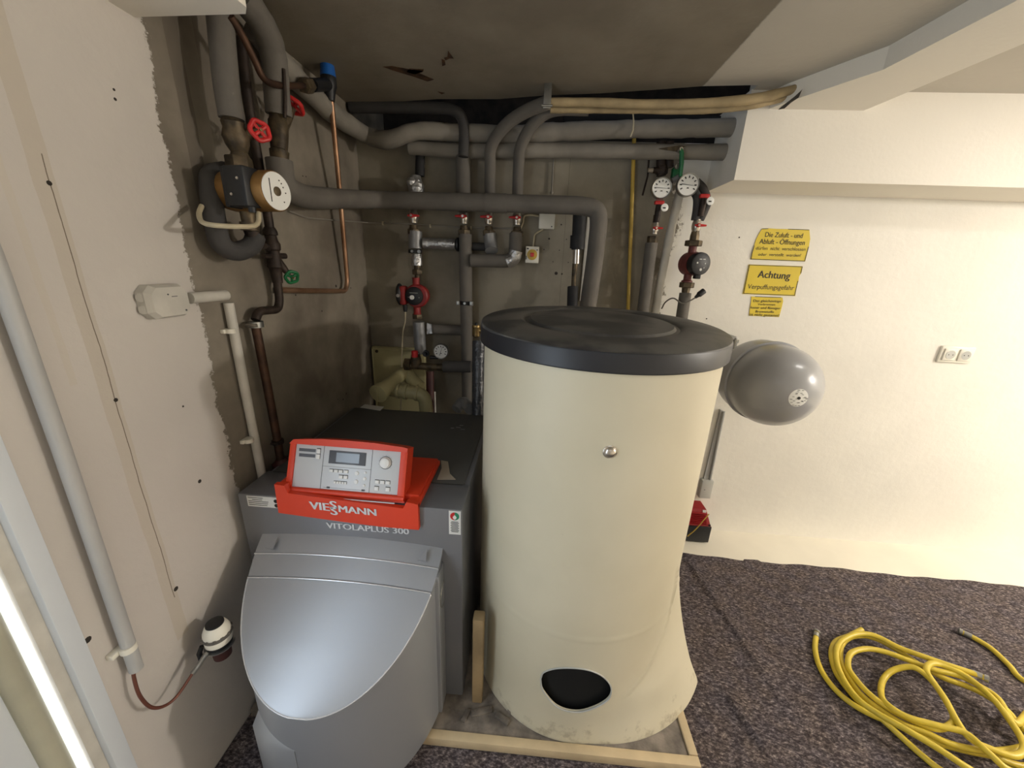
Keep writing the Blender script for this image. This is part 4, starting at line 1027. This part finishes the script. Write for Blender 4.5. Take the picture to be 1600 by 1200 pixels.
pipe('foam_hose', [B(1088, 284, 1.84), B(1099, 296, 1.83), B(1105, 315, 1.83), B(1101, 328, 1.83), B(1094, 343, 1.83)], .017, M['foam_dark'], 'dark foam-sleeved hose below the right dial, right of two', sm=1)
ball_valve(B(1088, 353, 1.82), 'nickel ball valve with red handle above the maroon pump', s=1.0, hl=1)
q = B(1085, 372, 1.82)
tag(link('pipe_fitting', MB().lathe(q+UP*.03, -UP, [(0, .016), (.02, .020), (.04, .020)], 8).hexnut(q-UP*.034, UP, .024, .036), M['brass_dull']), 'large dark union nut directly above the maroon pump', 'fitting')
p = B(1078, 412, 1.82)
pu = thing('circulation_pump', p-UP*.07, 'maroon circulation pump with round black control face on the white wall', 'pump')
link('body', MB().lathe(p+Vector((0, .04, 0)), (.25, -1, 0), [(0, .040), (.01, .050), (.05, .052), (.06, .046)], 28).lathe(p+UP*.085, -UP, [(0, .024), (.008, .024), (.012, .017), (.155, .017), (.160, .024), (.168, .024)], 16), M['pump_maroon'], pu)
fdir = Vector((.30, -1, 0)).normalized()
fc = link('control_face', MB().lathe(p+Vector((.018, -.010, 0)), fdir, [(0, .046), (.030, .049), (.040, .047), (.043, .042)], 36), M['black'], pu)
fu = UP.cross(fdir).normalized(); fo = p+Vector((.018, -.010, 0))+fdir*.0435
mk = MB()
for a_, b_, r_ in ((-.022, .004, .004), (.018, .002, .003), (0, -.024, .006), (.015, -.016, .002)):
    mk.lathe(fo+fu*a_+UP*b_, fdir, [(0, r_), (.001, r_)], 12)
for k in (-.014, .004): mk.prism([fo+fu*k+UP*.018, fo+fu*(k+.012)+UP*.018, fo+fu*(k+.012)+UP*.021, fo+fu*k+UP*.021], fdir*.0006)
link('indicator_marks', mk, M['grey_plastic'], fc, smooth=0)
link('plug_socket', MB().box(p+Vector((.016, -.045, -.064)), p+Vector((.040, -.015, -.042)), .003), M['black'], pu)
q = B(1073, 446, 1.82)
tag(link('union_nut', MB().hexnut(q-UP*.01, UP, .024, .032).lathe(q-UP*.01, -UP, [(0, .020), (.022, .018)], 8), M['brass_dull']), 'dark brass union nut directly below the maroon pump', 'fitting')
pipe('insulated_pipe', [B(1071, 458, 1.82), B(1063, 510, 1.80), B(1045, 640, 1.78)], .026, M['foam'], 'grey insulated pipe running down below the maroon pump')
pc = [B(1034, 482, 1.84), B(1040, 472, 1.80), B(1052, 466, 1.78), B(1066, 474, 1.765), B(1078, 470, 1.765), B(1088, 464, 1.765)]
pk = thing('plug_cable', pc[0], 'grey cable with loose black plug hanging below the maroon pump', 'cable')
link('cable', MB().tube(spline(pc), .0032, 8), M['foam'], pk)
dv = (B(1102, 453, 1.765)-B(1086, 465, 1.765)).normalized()
link('plug', MB().lathe(B(1086, 465, 1.765), dv, [(0, .006), (.015, .009), (.02, .013), (.045, .013), (.048, .011)], 14), M['black'], pk)

# conduits, box and red unit at the lower right
tag(link('wall_trunking', MB().prism([B(1126, 640, YW-.012), B(1131, 642, YW-.012), B(1106, 756, YW-.012), B(1098, 756, YW-.012)], (0, .011, 0)), M['conduit'], smooth=0), 'grey flat trunking on the wall behind the tank, left of the vessel shadow', 'trunking')
pipe('wall_conduit', [B(1131, 643, YW-.016), B(1109, 752, YW-.016)], .007, M['conduit'], 'slim grey conduit beside the flat trunking, lower right of the tank')
q0, q1 = B(1092, 778, YW-.03), B(1116, 752, YW-.03)
jb = thing('junction_box', (q0.x, YW, q0.z), 'small grey junction box near the floor right of the tank', 'junction box')
link('cover', MB().box((q0.x, YW-.032, q0.z), (q1.x, YW, q1.z), .004), M['grey_plastic'], jb)
link('screw', MB().lathe(Vector((q0.x+.02, YW-.032, (q0.z+q1.z)/2)), (0, -1, 0), [(0, .003), (.001, .003)], 8), M['panel_line'], jb)
rx0, rx1 = .88, B(1111, 830, 1.80).x
rz0 = max(.004, B(1106, 848, 1.80).z)
ru = thing('red_transformer', ((rx0+rx1)/2, 1.86, rz0), 'red ribbed electrical unit on a black base by the wall, right of the tank', 'transformer')
bz0 = rz0; bz1 = B(1111, 824, 1.80).z
link('base', MB().box((rx0, 1.80, bz0), (rx1, YW-.004, bz1), .003), M['black'], ru)
bd = MB().prism([(rx0, 1.805, bz1), (rx1-.004, 1.805, bz1), (rx1-.03, 1.84, bz1+.085), (rx0, 1.84, bz1+.085)], (0, .08, 0))
for k in range(7):
    zz = bz1+.012+k*.009; bd.box((rx0, 1.798+k*.0035, zz), (rx1-.03-k*.001, 1.83, zz+.004))
link('casing', bd, M['red_box'], ru, smooth=0)
link('name_label', MB().box((rx1-.05, 1.832, bz1+.060), (rx1-.032, 1.8385, bz1+.082)), M['label'], ru, smooth=0)
link('mount_hole', MB().lathe((rx1-.014, 1.803, bz1+.010), (0, -1, 0), [(0, .007), (.002, .006)], 12), M['hole'], ru)
tag(link('earth_wire', MB().tube(spline([B(1108, 803, 1.79), B(1100, 812, 1.785), B(1088, 826, 1.785), B(1074, 838, 1.79)]), .003, 8), M['gas']), 'yellow and green earth wire crossing the red electrical unit', 'wire')

# ------------------------------------------------------------------ left wall pipework
pipe('insulated_pipe', [L(342, 5, XW+.09), L(347, 60, XW+.09), L(353, 130, XW+.09), L(362, 186, XW+.09)], .0275, M['foam'], 'grey foam-covered upright pipe on the left wall above the brass valve')
pipe('steel_pipe', [L(377, 60, XW+.035), L(386, 150, XW+.035), L(404, 255, XW+.035), L(419, 340, XW+.035), L(422, 362, XW+.035)], .013, M['steel_dark'], 'dark old steel pipe running down the left wall behind the bronze pump')
pipe('insulated_pipe', [L(372, -12, XW+.10), L(400, 22, XW+.10), L(420, 60, XW+.10), L(429, 100, XW+.10), L(432, 140, XW+.095), L(436, 180, XW+.09)], .034, M['foam'], 'thick grey foam pipe bending down at the ceiling above the second red handwheel', sm=1, lump=.05)
pipe('red_hose', [L(360, 25, XW+.12), L(378, 55, XW+.12), L(397, 92, XW+.12), L(412, 122, XW+.12), L(435, 133, XW+.12), L(474, 134, XW+.11)], .0085, M['copper_dark'], 'dark copper pipe curving to the blue-capped safety valve', sm=1)
# safety valve
p = L(514, 132, XW+.09)
sv = thing('safety_valve', p-UP*.04, 'dark safety valve with bright blue cap on top of the copper pipe', 'valve')
link('body', MB().lathe(p-UP*.05, UP, [(0, .014), (.03, .020), (.045, .026), (.07, .026), (.075, .024)], 20).tube([p+UP*.0, L(488, 133, XW+.10)], .019, 14), M['black'], sv)
link('union', MB().hexnut(L(474, 134, XW+.105), (L(490, 133, XW+.10)-L(474, 134, XW+.105)), .05, .022), M['brass_dull'], sv)
link('blue_cap', MB().lathe(p+UP*.022, UP, [(0, .026), (.01, .025), (.052, .021), (.056, .018)], 20), M['blue'], sv)
pipe('copper_pipe', [L(517, 150, XW+.09), L(531, 300, XW+.055), L(543, 440, XW+.03), L(540, 455, XW+.03), L(470, 454, XW+.03), L(438, 453, XW+.03)], .0095, M['copper'], 'bright copper pipe dropping from the safety valve and turning along the left wall', rb=.025)
for (px, py, nx, lab) in ((377, 212, 1, 'left'), (437, 205, 2, 'right')):
    pass
# first red handwheel valve
XA = XW+.09
def vert(px, py, x): return L(px, py, x)
p = vert(372, 215, XA)
hv = thing('gate_valve', p-UP*.07, 'brass gate valve with red handwheel above the bronze pump on the left wall', 'valve')
link('body', MB().lathe_ab(vert(378, 258, XA), vert(362, 184, XA), [(0, .020), (.03, .022), (.045, .018), (.07, .026), (.10, .030), (.13, .024), (.15, .026), (.165, .020)], 16), M['brass_dull'], hv)
wd = Vector((.82, -.52, .1)).normalized()
wc_ = vert(405, 205, XA+.045)
link('stem', MB().tube([p, wc_], [.016, .010], 12), M['brass_dull'], hv)
def wheel(c, d, r, m, parent, name='handwheel', spokes=4):
    u = d.orthogonal().normalized(); v = d.cross(u)
    w_ = MB()
    ring = [c+(u*math.cos(a)+v*math.sin(a))*r*(1+.06*math.cos(5*a)) for a in [2*math.pi*k/40 for k in range(41)]]
    ring.append(ring[1]); w_.tube(ring, r*.27, 10, False)
    for k in range(spokes):
        a = 2*math.pi*k/spokes; w_.tube([c, c+(u*math.cos(a)+v*math.sin(a))*r*.95], r*.22, 8)
    w_.lathe(c-d*r*.25, d, [(0, r*.3), (r*.5, r*.28)], 12)
    o = link(name, w_, m, parent); link('wheel_nut', MB().lathe(c+d*r*.25, d, [(0, r*.16), (r*.16, r*.15)], 8), M['brass'], o)
wheel(wc_+wd*.004, wd, .0215, M['handle_red'], hv)
q = vert(375, 263, XA)
tag(link('union_nut', MB().hexnut(q-UP*.004, UP, .030, .030).lathe(q-UP*.003, -UP, [(0, .017), (.03, .017)], 16), M['brass_dull']), 'dark hexagonal union nut on top of the bronze pump', 'fitting')
# second red handwheel valve (angled)
XB = XW+.09
p = vert(436, 205, XB)
hv = thing('angle_valve', p-UP*.07, 'dark slanted-seat valve with red handwheel under the thick ceiling pipe', 'valve')
link('body', MB().lathe_ab(vert(437, 250, XB), vert(434, 178, XB), [(0, .024), (.03, .026), (.035, .022), (.09, .026), (.13, .026), (.14, .022), (.16, .022)], 16), M['brass_dull'], hv)
e = vert(457, 170, XB+.015)
link('bonnet', MB().tube([p, p.lerp(e, .5), e], [.020, .016, .009], 12), M['brass_dull'], hv)
sd_ = (e-p).normalized()
wheel(e+sd_*.012, sd_, .024, M['handle_red'], hv)
pipe('strap_hanger', [L(443, 108, XW+.13), L(446, 150, XW+.13), L(445, 184, XW+.12)], .005, M['steel_dark'], 'dark flat strap hanging beside the thick ceiling pipe', 'strap')
# bronze pump
p = C0 = L(400, 297, XW+.13)
ax = Vector((1, -.18, .0)).normalized()
pu = thing('circulation_pump', C0-UP*.06, 'bronze-coloured circulation pump with white round face on the left wall', 'pump')
dc = L(432, 299, XW+.205)
R_ = .0465
link('motor', MB().lathe(dc, -ax, [(0, R_*.96), (.003, R_), (.05, R_), (.06, R_*1.02), (.130, R_*1.04), (.150, R_*.95), (.158, R_*.6)], 36), M['gold'], pu)
fc = link('face_disc', MB().lathe(dc+ax*.0005, -ax, [(-.0015, R_*.92), (0, R_*.93)], 36), M['dial'], pu)
link('centre_screw', MB().lathe(dc+ax*.001, ax, [(0, .011), (.003, .0105), (.0035, .009)], 20), M['brass_dull'], fc)
fu = UP.cross(ax).normalized()
mk = MB(); c1 = dc+ax*.0022
s0 = c1-fu*.020
mk.prism([s0-fu*.0012-UP*.026, s0+fu*.0012-UP*.026, s0+fu*.0012+UP*.026, s0-fu*.0012+UP*.026], ax*.0005)
for a_, b_ in ((.010, .026), (.016, .020), (.020, .012), (.026, .0), (.018, -.022)): mk.lathe(c1+fu*a_+UP*b_, ax, [(0, .0018), (.0005, .0018)], 8)
link('face_print', mk, M['ink'], fc, smooth=0)
bxm = Matrix.Translation(dc-ax*.066-Vector((0, .040, 0))) @ Matrix.Rotation(R(-10), 4, 'Z')
tb = link('terminal_box', MB().box((-.030, -.022, -.042), (.030, .022, .046), .004, bxm), M['black'], pu)
link('box_rib', MB().box((-.044, -.016, -.044), (-.028, .030, .046), .004, bxm), M['foam_black'], tb)
link('cover_screws', MB().lathe(bxm @ Vector((.012, -.022, .018)), (0, -1, 0), [(0, .0035), (.002, .003)], 10).lathe(bxm @ Vector((-.012, -.022, -.016)), (0, -1, 0), [(0, .0035), (.002, .003)], 10), M['nickel'], tb)
link('lower_union', MB().lathe(L(386, 328, XW+.10), -UP, [(0, .018), (.03, .017), (.03, .022), (.05, .022)], 16), M['brass_dull'], pu)
link('cable_gland', MB().lathe(bxm @ Vector((.022, -.004, -.042)), -UP, [(0, .009), (.012, .008)], 12), M['black'], pu)
tag(link('pump_cable', MB().tube(spline([L(404, 332, XW+.16), L(404, 346, XW+.165), L(396, 353, XW+.165), L(370, 354, XW+.16), L(335, 352, XW+.13), L(316, 347, XW+.09), L(311, 334, XW+.06), L(315, 322, XW+.04)]), .0055, 10), M['cable']), 'cream cable looping left from under the bronze pump', 'cable')
pipe('foam_pipe_loop', [L(352, 268, XW+.03), L(332, 275, XW+.04), L(330, 300, XW+.045), L(336, 345, XW+.045), L(345, 380, XW+.05), L(368, 393, XW+.06), L(392, 384, XW+.07), L(400, 368, XW+.075)], .024, M['foam_dark'], 'dark foam pipe looping under the bronze pump', sm=1)
q = L(394, 368, XW+.075)
tag(link('pipe_fitting', MB().lathe(q-UP*.01, UP, [(0, .014), (.02, .019), (.05, .019)], 14), M['steel_dark']), 'dark threaded fitting at the end of the foam loop under the bronze pump', 'fitting')
# old valve with green wheel
XC = XW+.035
p = L(427, 400, XC)
gv = thing('stop_valve', p-UP*.06, 'dark old stop valve with green handwheel on the left wall', 'valve')
a_, b_ = L(421, 355, XC), L(434, 442, XC)
link('body', MB().lathe_ab(a_, b_, [(0, .015), (.01, .020), (.02, .021), (.022, .016), (.035, .018), (.045, .024), (.06, .023), (.065, .018), (.09, .021), (.11, .022), (.115, .018), (.14, .016), (.155, .015)], 14).tube([L(418, 388, XC+.01), L(413, 384, XC+.045)], .009, 10).tube([L(428, 400, XC), L(446, 400, XC+.01)], .009, 10).tube([L(428, 400, XC), L(412, 400, XC+.01)], .007, 10), M['steel_dark'], gv)
e = L(452, 430, XC+.025)
link('bonnet', MB().tube([p, p.lerp(e, .6), e], [.015, .012, .007], 12), M['steel_dark'], gv)
wheel(L(456, 433, XC+.03), Vector((.75, -.5, -.35)).normalized(), .019, M['handle_green'], gv, spokes=3)
pipe('steel_pipe', [L(433, 438, XC), L(437, 470, XC), L(434, 484, XC), L(404, 486, XC), L(399, 500, XC)], .0125, M['steel_dark'], 'dark pipe offset bending left below the green-wheeled valve', rb=.02)
q = L(400, 507, XC)
cl = thing('pipe_clamp', q-UP*.01, 'silver pipe clamp on the brown pipe below the green-wheeled valve', 'clamp')
link('band', MB().lathe(q-UP*.008, UP, [(0, .020), (.017, .020)], 16), M['steel'], cl)
link('screw', MB().tube([q+Vector((.016, -.018, 0)), q+Vector((-.014, -.022, 0))], .005, 8), M['nickel'], cl)
pipe('steel_pipe', [L(400, 512, XC), L(417, 600, XC), L(434, 690, XC), L(440, 730, XC)], .0125, M['copper_dark'], 'brown pipe running down the left wall behind the control unit')
q = L(434, 690, XC)
tag(link('pipe_clamp', MB().lathe(q-UP*.006, UP, [(0, .018), (.012, .018)], 14).tube([q+Vector((.012, -.014, 0)), q+Vector((-.012, -.018, 0))], .004, 8), M['steel_dark']), 'dark pipe clamp low on the brown pipe beside the control unit', 'clamp')
q = L(440, 720, XC)
tag(link('pipe_boot', MB().lathe(q-UP*.02, UP, [(0, .03), (.012, .03), (.02, .02), (.03, .016)], 16), M['rust_red']), 'dull reddish boot at the foot of the brown pipe behind the control unit', 'fitting')
# grey conduit on the left wall
XD = XW+.016
pipe('wall_conduit', [L(357, 473, XD), L(381, 600, XD), L(410, 745, XD), L(425, 830, XD)], .0125, M['conduit_white'], 'pale grey conduit running down the left wall beside the brown pipe')
pipe('wall_conduit', [L(296, 466, XD), L(353, 461, XD), ], .0135, M['conduit_white'], 'short white-painted horizontal conduit leaving the junction box')
for px, py, lb_ in ((360, 517, 'upper clip on the pale grey conduit beside the brown pipe'), (389, 688, 'lower clip on the pale grey conduit beside the brown pipe')):
    q = L(px, py, XW); c_ = L(px, py, XD)
    tag(link('conduit_clip', MB().box(c_+Vector((-.016, -.018, -.006)), c_+Vector((-.004, .016, .006)), .002).lathe(c_-UP*.006, UP, [(0, .0125), (.012, .0125)], 16), M['white_plastic']), lb_, 'clip')
# white-painted junction box
j0 = [L(226, 449, XW+.002), L(268, 440, XW+.002), L(296, 447, XW+.002), L(300, 487, XW+.002), L(240, 498, XW+.002)]
jz0, jz1 = L(262, 494, XW).z, L(262, 443, XW).z
jy0, jy1 = L(232, 470, XW+.03).y, L(297, 468, XW+.03).y
jb = thing('junction_box', (XW, (jy0+jy1)/2, jz0), 'white-painted octagonal junction box at the ragged paint edge on the left wall', 'junction box')
c_ = Vector((XW+.001, (jy0+jy1)/2, (jz0+jz1)/2)); hy, hz = (jy1-jy0)/2, (jz1-jz0)/2
def oc_(s, h): return [c_+Vector((h, a*hy*s, b*hz*s)) for a, b in ((-1, -.6), (-.7, -1), (.7, -1), (1, -.6), (1, .6), (.7, 1), (-.7, 1), (-1, .6))]
link('box', MB().grid([oc_(1, 0), oc_(1, .020), oc_(.86, .032)]), M['conduit_white'], jb, smooth=20)
link('knockouts', MB().lathe(c_+Vector((.012, -hy*.99, hz*.30)), (.3, -1, 0), [(-.003, .009), (.002, .009)], 16).lathe(c_+Vector((.012, -hy*.99, -hz*.40)), (.3, -1, 0), [(-.003, .009), (.002, .009)], 16), M['conduit_white'], jb)
link('cover_slots', MB().box(c_+Vector((.0322, .002, .010)), c_+Vector((.0328, .016, .0115))).lathe(c_+Vector((.0315, -.006, .016)), (1, 0, 0), [(0, .0018), (.0015, .0018)], 8).lathe(c_+Vector((.0315, hy*.62, -hz*.62)), (1, 0, 0), [(0, .0022), (.0015, .0022)], 8), M['panel_line'], jb)
# long foreground conduit and oil line
XE = XW+.022
pipe('wall_conduit', [L(-40, 330, XE), L(0, 431, XE), L(96, 700, XE), L(150, 858, XE), L(213, 1045, XE)], .0125, M['conduit'], 'long grey conduit running down the painted left wall in the foreground', rb=.01, n=20)
q = L(200, 1012, XE)
tag(link('conduit_clip', MB().box(q+Vector((-.022, -.026, -.006)), q+Vector((-.006, .018, .006)), .002).lathe(q-UP*.007, UP, [(0, .0145), (.014, .0145)], 18), M['white_plastic']), 'white clip near the bottom end of the long foreground conduit', 'clip')
pipe('oil_line', [L(207, 1036, XE), L(210, 1062, XE+.004), L(219, 1088, XE+.010), L(236, 1105, XE+.016), L(257, 1103, XE+.020), L(277, 1087, XE+.026), L(301, 1052, XE+.034)], .0035, M['oil_line'], 'thin red-brown oil line hanging from the long conduit to the filter', sm=1)
XF = XW+.075
p = L(341, 995, XF)
of = thing('oil_filter', L(354, 1030, XF)-UP*.03, 'white round oil filter valve with black cap and red cup, beside the burner hood', 'filter valve')
kr = .031
link('head', MB().lathe(p-UP*.012, UP, [(0, kr*.80), (.002, kr*.98), (.018, kr*1.0), (.020, kr*.97), (.030, kr), (.038, kr*.98), (.052, kr*.80), (.058, kr*.62)], 32), M['white_plastic'], of)
gm = MB().lathe(p+UP*.008, UP, [(0, kr*1.03), (.005, kr*1.04), (.010, kr*1.03)], 32)
for k in range(12):
    a = 2*math.pi*k/12; c = p+UP*.016+Vector((math.cos(a), math.sin(a), 0))*kr*1.0; gm.box(c-Vector((.003, .003, .004)), c+Vector((.003, .003, .004)), .001)
link('ring', gm, M['foam'], of)
link('black_cap', MB().lathe(p+UP*.046, UP, [(0, kr*.66), (.004, kr*.64), (.006, kr*.4)], 28), M['black'], of)
link('black_band', MB().lathe(p-UP*.022, UP, [(0, kr*.90), (.010, kr*.96)], 28), M['black'], of)
link('flange', MB().lathe(p-UP*.034, UP, [(0, kr*.75), (.008, kr*1.08), (.012, kr*1.08)], 28), M['steel'], of)
link('red_cup', MB().lathe(p-UP*.068, UP, [(0, kr*.5), (.004, kr*.66), (.034, kr*.72)], 24), M['rust_red'], of)
link('lever', MB().tube([p+Vector((-.03, -.02, -.012)), p+Vector((-.036, -.026, -.03)), p+Vector((-.030, -.03, -.05))], .006, 8), M['black'], of)
link('hose_tail', MB().tube(spline([p+Vector((-.016, -.026, -.03)), L(322, 1022, XE+.045), L(310, 1040, XE+.038), L(300, 1053, XE+.034)]), [.006]*17+[.006]*8, 10), M['steel'], of)

# ------------------------------------------------------------------ hoses on the floor
def hz(px, py, h): 
    p = Z(1060+px/2.963, 840+py/2.963, .012+h); return p
def hose(name, runs, label):
    pts = [hz(x, y, h) for x, y, h in runs]
    pts = spline(pts, 7)
    return pts
rH = .0095
A = [(640, 440, .004), (633, 515, .004), (655, 600, .004), (710, 685, .004), (790, 760, .004), (890, 818, .006), (1000, 862, .012), (1090, 905, .022), (1200, 950, .022), (1330, 985, .022), (1450, 1010, .01), (1620, 1060, .004), (1850, 1010, .004), (1950, 850, .004), (1800, 740, .004), (1600, 662, .004), (1530, 590, .004), (1450, 515, .004), (1370, 465, .004), (1310, 437, .004)]
h1 = thing('garden_hose', hz(1000, 862, 0), 'yellow hose with two metal end fittings, outermost strand of the pile on the felt', 'hose')
pts = hose('h', A, '')
link('hose_run', MB().tube(pts, rH, 12), M['hose'], h1)
def ferrule(par, a, b):
    d = (a-b).normalized()
    o = link('end_fitting', MB().lathe(a-d*.028, d, [(0, .0108), (.022, .0108), (.022, .0085), (.026, .0085), (.026, .0125), (.036, .0125), (.038, .008)], 14), M['steel'], par)
ferrule(h1, pts[0], pts[3]); ferrule(h1, pts[-1], pts[-4])
C2 = [(850, 425, .024), (790, 455, .018), (728, 482, .004), (708, 540, .004), (730, 625, .004), (790, 710, .004), (860, 785, .004), (935, 835, .008), (1040, 930, .004), (1130, 1010, .004), (1240, 1090, .004), (1500, 1200, .004), (1800, 1200, .004),
      (1760, 1000, .02), (1600, 890, .036), (1520, 800, .036), (1430, 735, .036), (1340, 690, .036), (1230, 650, .034), (1120, 590, .034), (1020, 525, .03), (930, 475, .026), (860, 455, .026), (795, 462, .026), (755, 500, .022), (752, 570, .018), (790, 650, .018), (850, 730, .018), (940, 800, .022), (1040, 862, .03), (1150, 905, .036), (1260, 955, .036), (1400, 985, .036), (1520, 985, .03), (1620, 960, .03), (1700, 900, .03), (1640, 800, .02),
      (1560, 860, .052), (1480, 745, .052), (1400, 690, .052), (1300, 640, .052), (1180, 610, .050), (1070, 570, .046), (960, 530, .042), (870, 515, .04), (800, 535, .036), (785, 590, .032), (810, 640, .032), (880, 720, .034), (980, 795, .038), (1100, 855, .044), (1200, 885, .05), (1262, 865, .05), (1275, 830, .052), (1240, 760, .052), (1195, 690, .056), (1150, 620, .064), (1165, 585, .066), (1220, 590, .064), (1330, 640, .064), (1440, 730, .064), (1530, 840, .066), (1600, 960, .06), (1560, 1010, .06), (1450, 980, .06), (1350, 930, .062), (1290, 850, .064), (1230, 740, .062), (1160, 650, .058), (1085, 600, .056), (1000, 612, .03), (950, 655, .012), (938, 720, .02), (965, 770, .046), (1060, 830, .054), (1200, 870, .062), (1330, 905, .068), (1440, 1000, .07), (1540, 1080, .06), (1700, 1100, .03), (1750, 900, .03)]
C2 = C2[:13] + C2[13:]
h2 = thing('garden_hose', hz(1150, 800, 0), 'yellow hose loosely coiled in overlapping loops on the felt', 'hose')
pts2 = hose('h', C2, '')
link('hose_run', MB().tube(pts2, rH, 12), M['hose'], h2)
D3 = [(1420, 650, .074), (1370, 630, .070), (1250, 590, .068), (1120, 545, .060), (1020, 508, .05), (930, 462, .046), (870, 446, .044), (805, 452, .042), (745, 490, .036), (731, 560, .032), (762, 650, .032), (830, 745, .036), (920, 812, .042), (1040, 880, .055), (1200, 975, .055), (1330, 1060, .05), (1500, 1160, .03)]
p3 = hose('h', D3, '')
h3 = thing('garden_hose', hz(1150, 560, 0), 'yellow hose with one metal coupling lying across the middle of the coil', 'hose')
link('hose_run', MB().tube(p3, rH, 12), M['hose'], h3)
ferrule(h3, p3[0], p3[3])
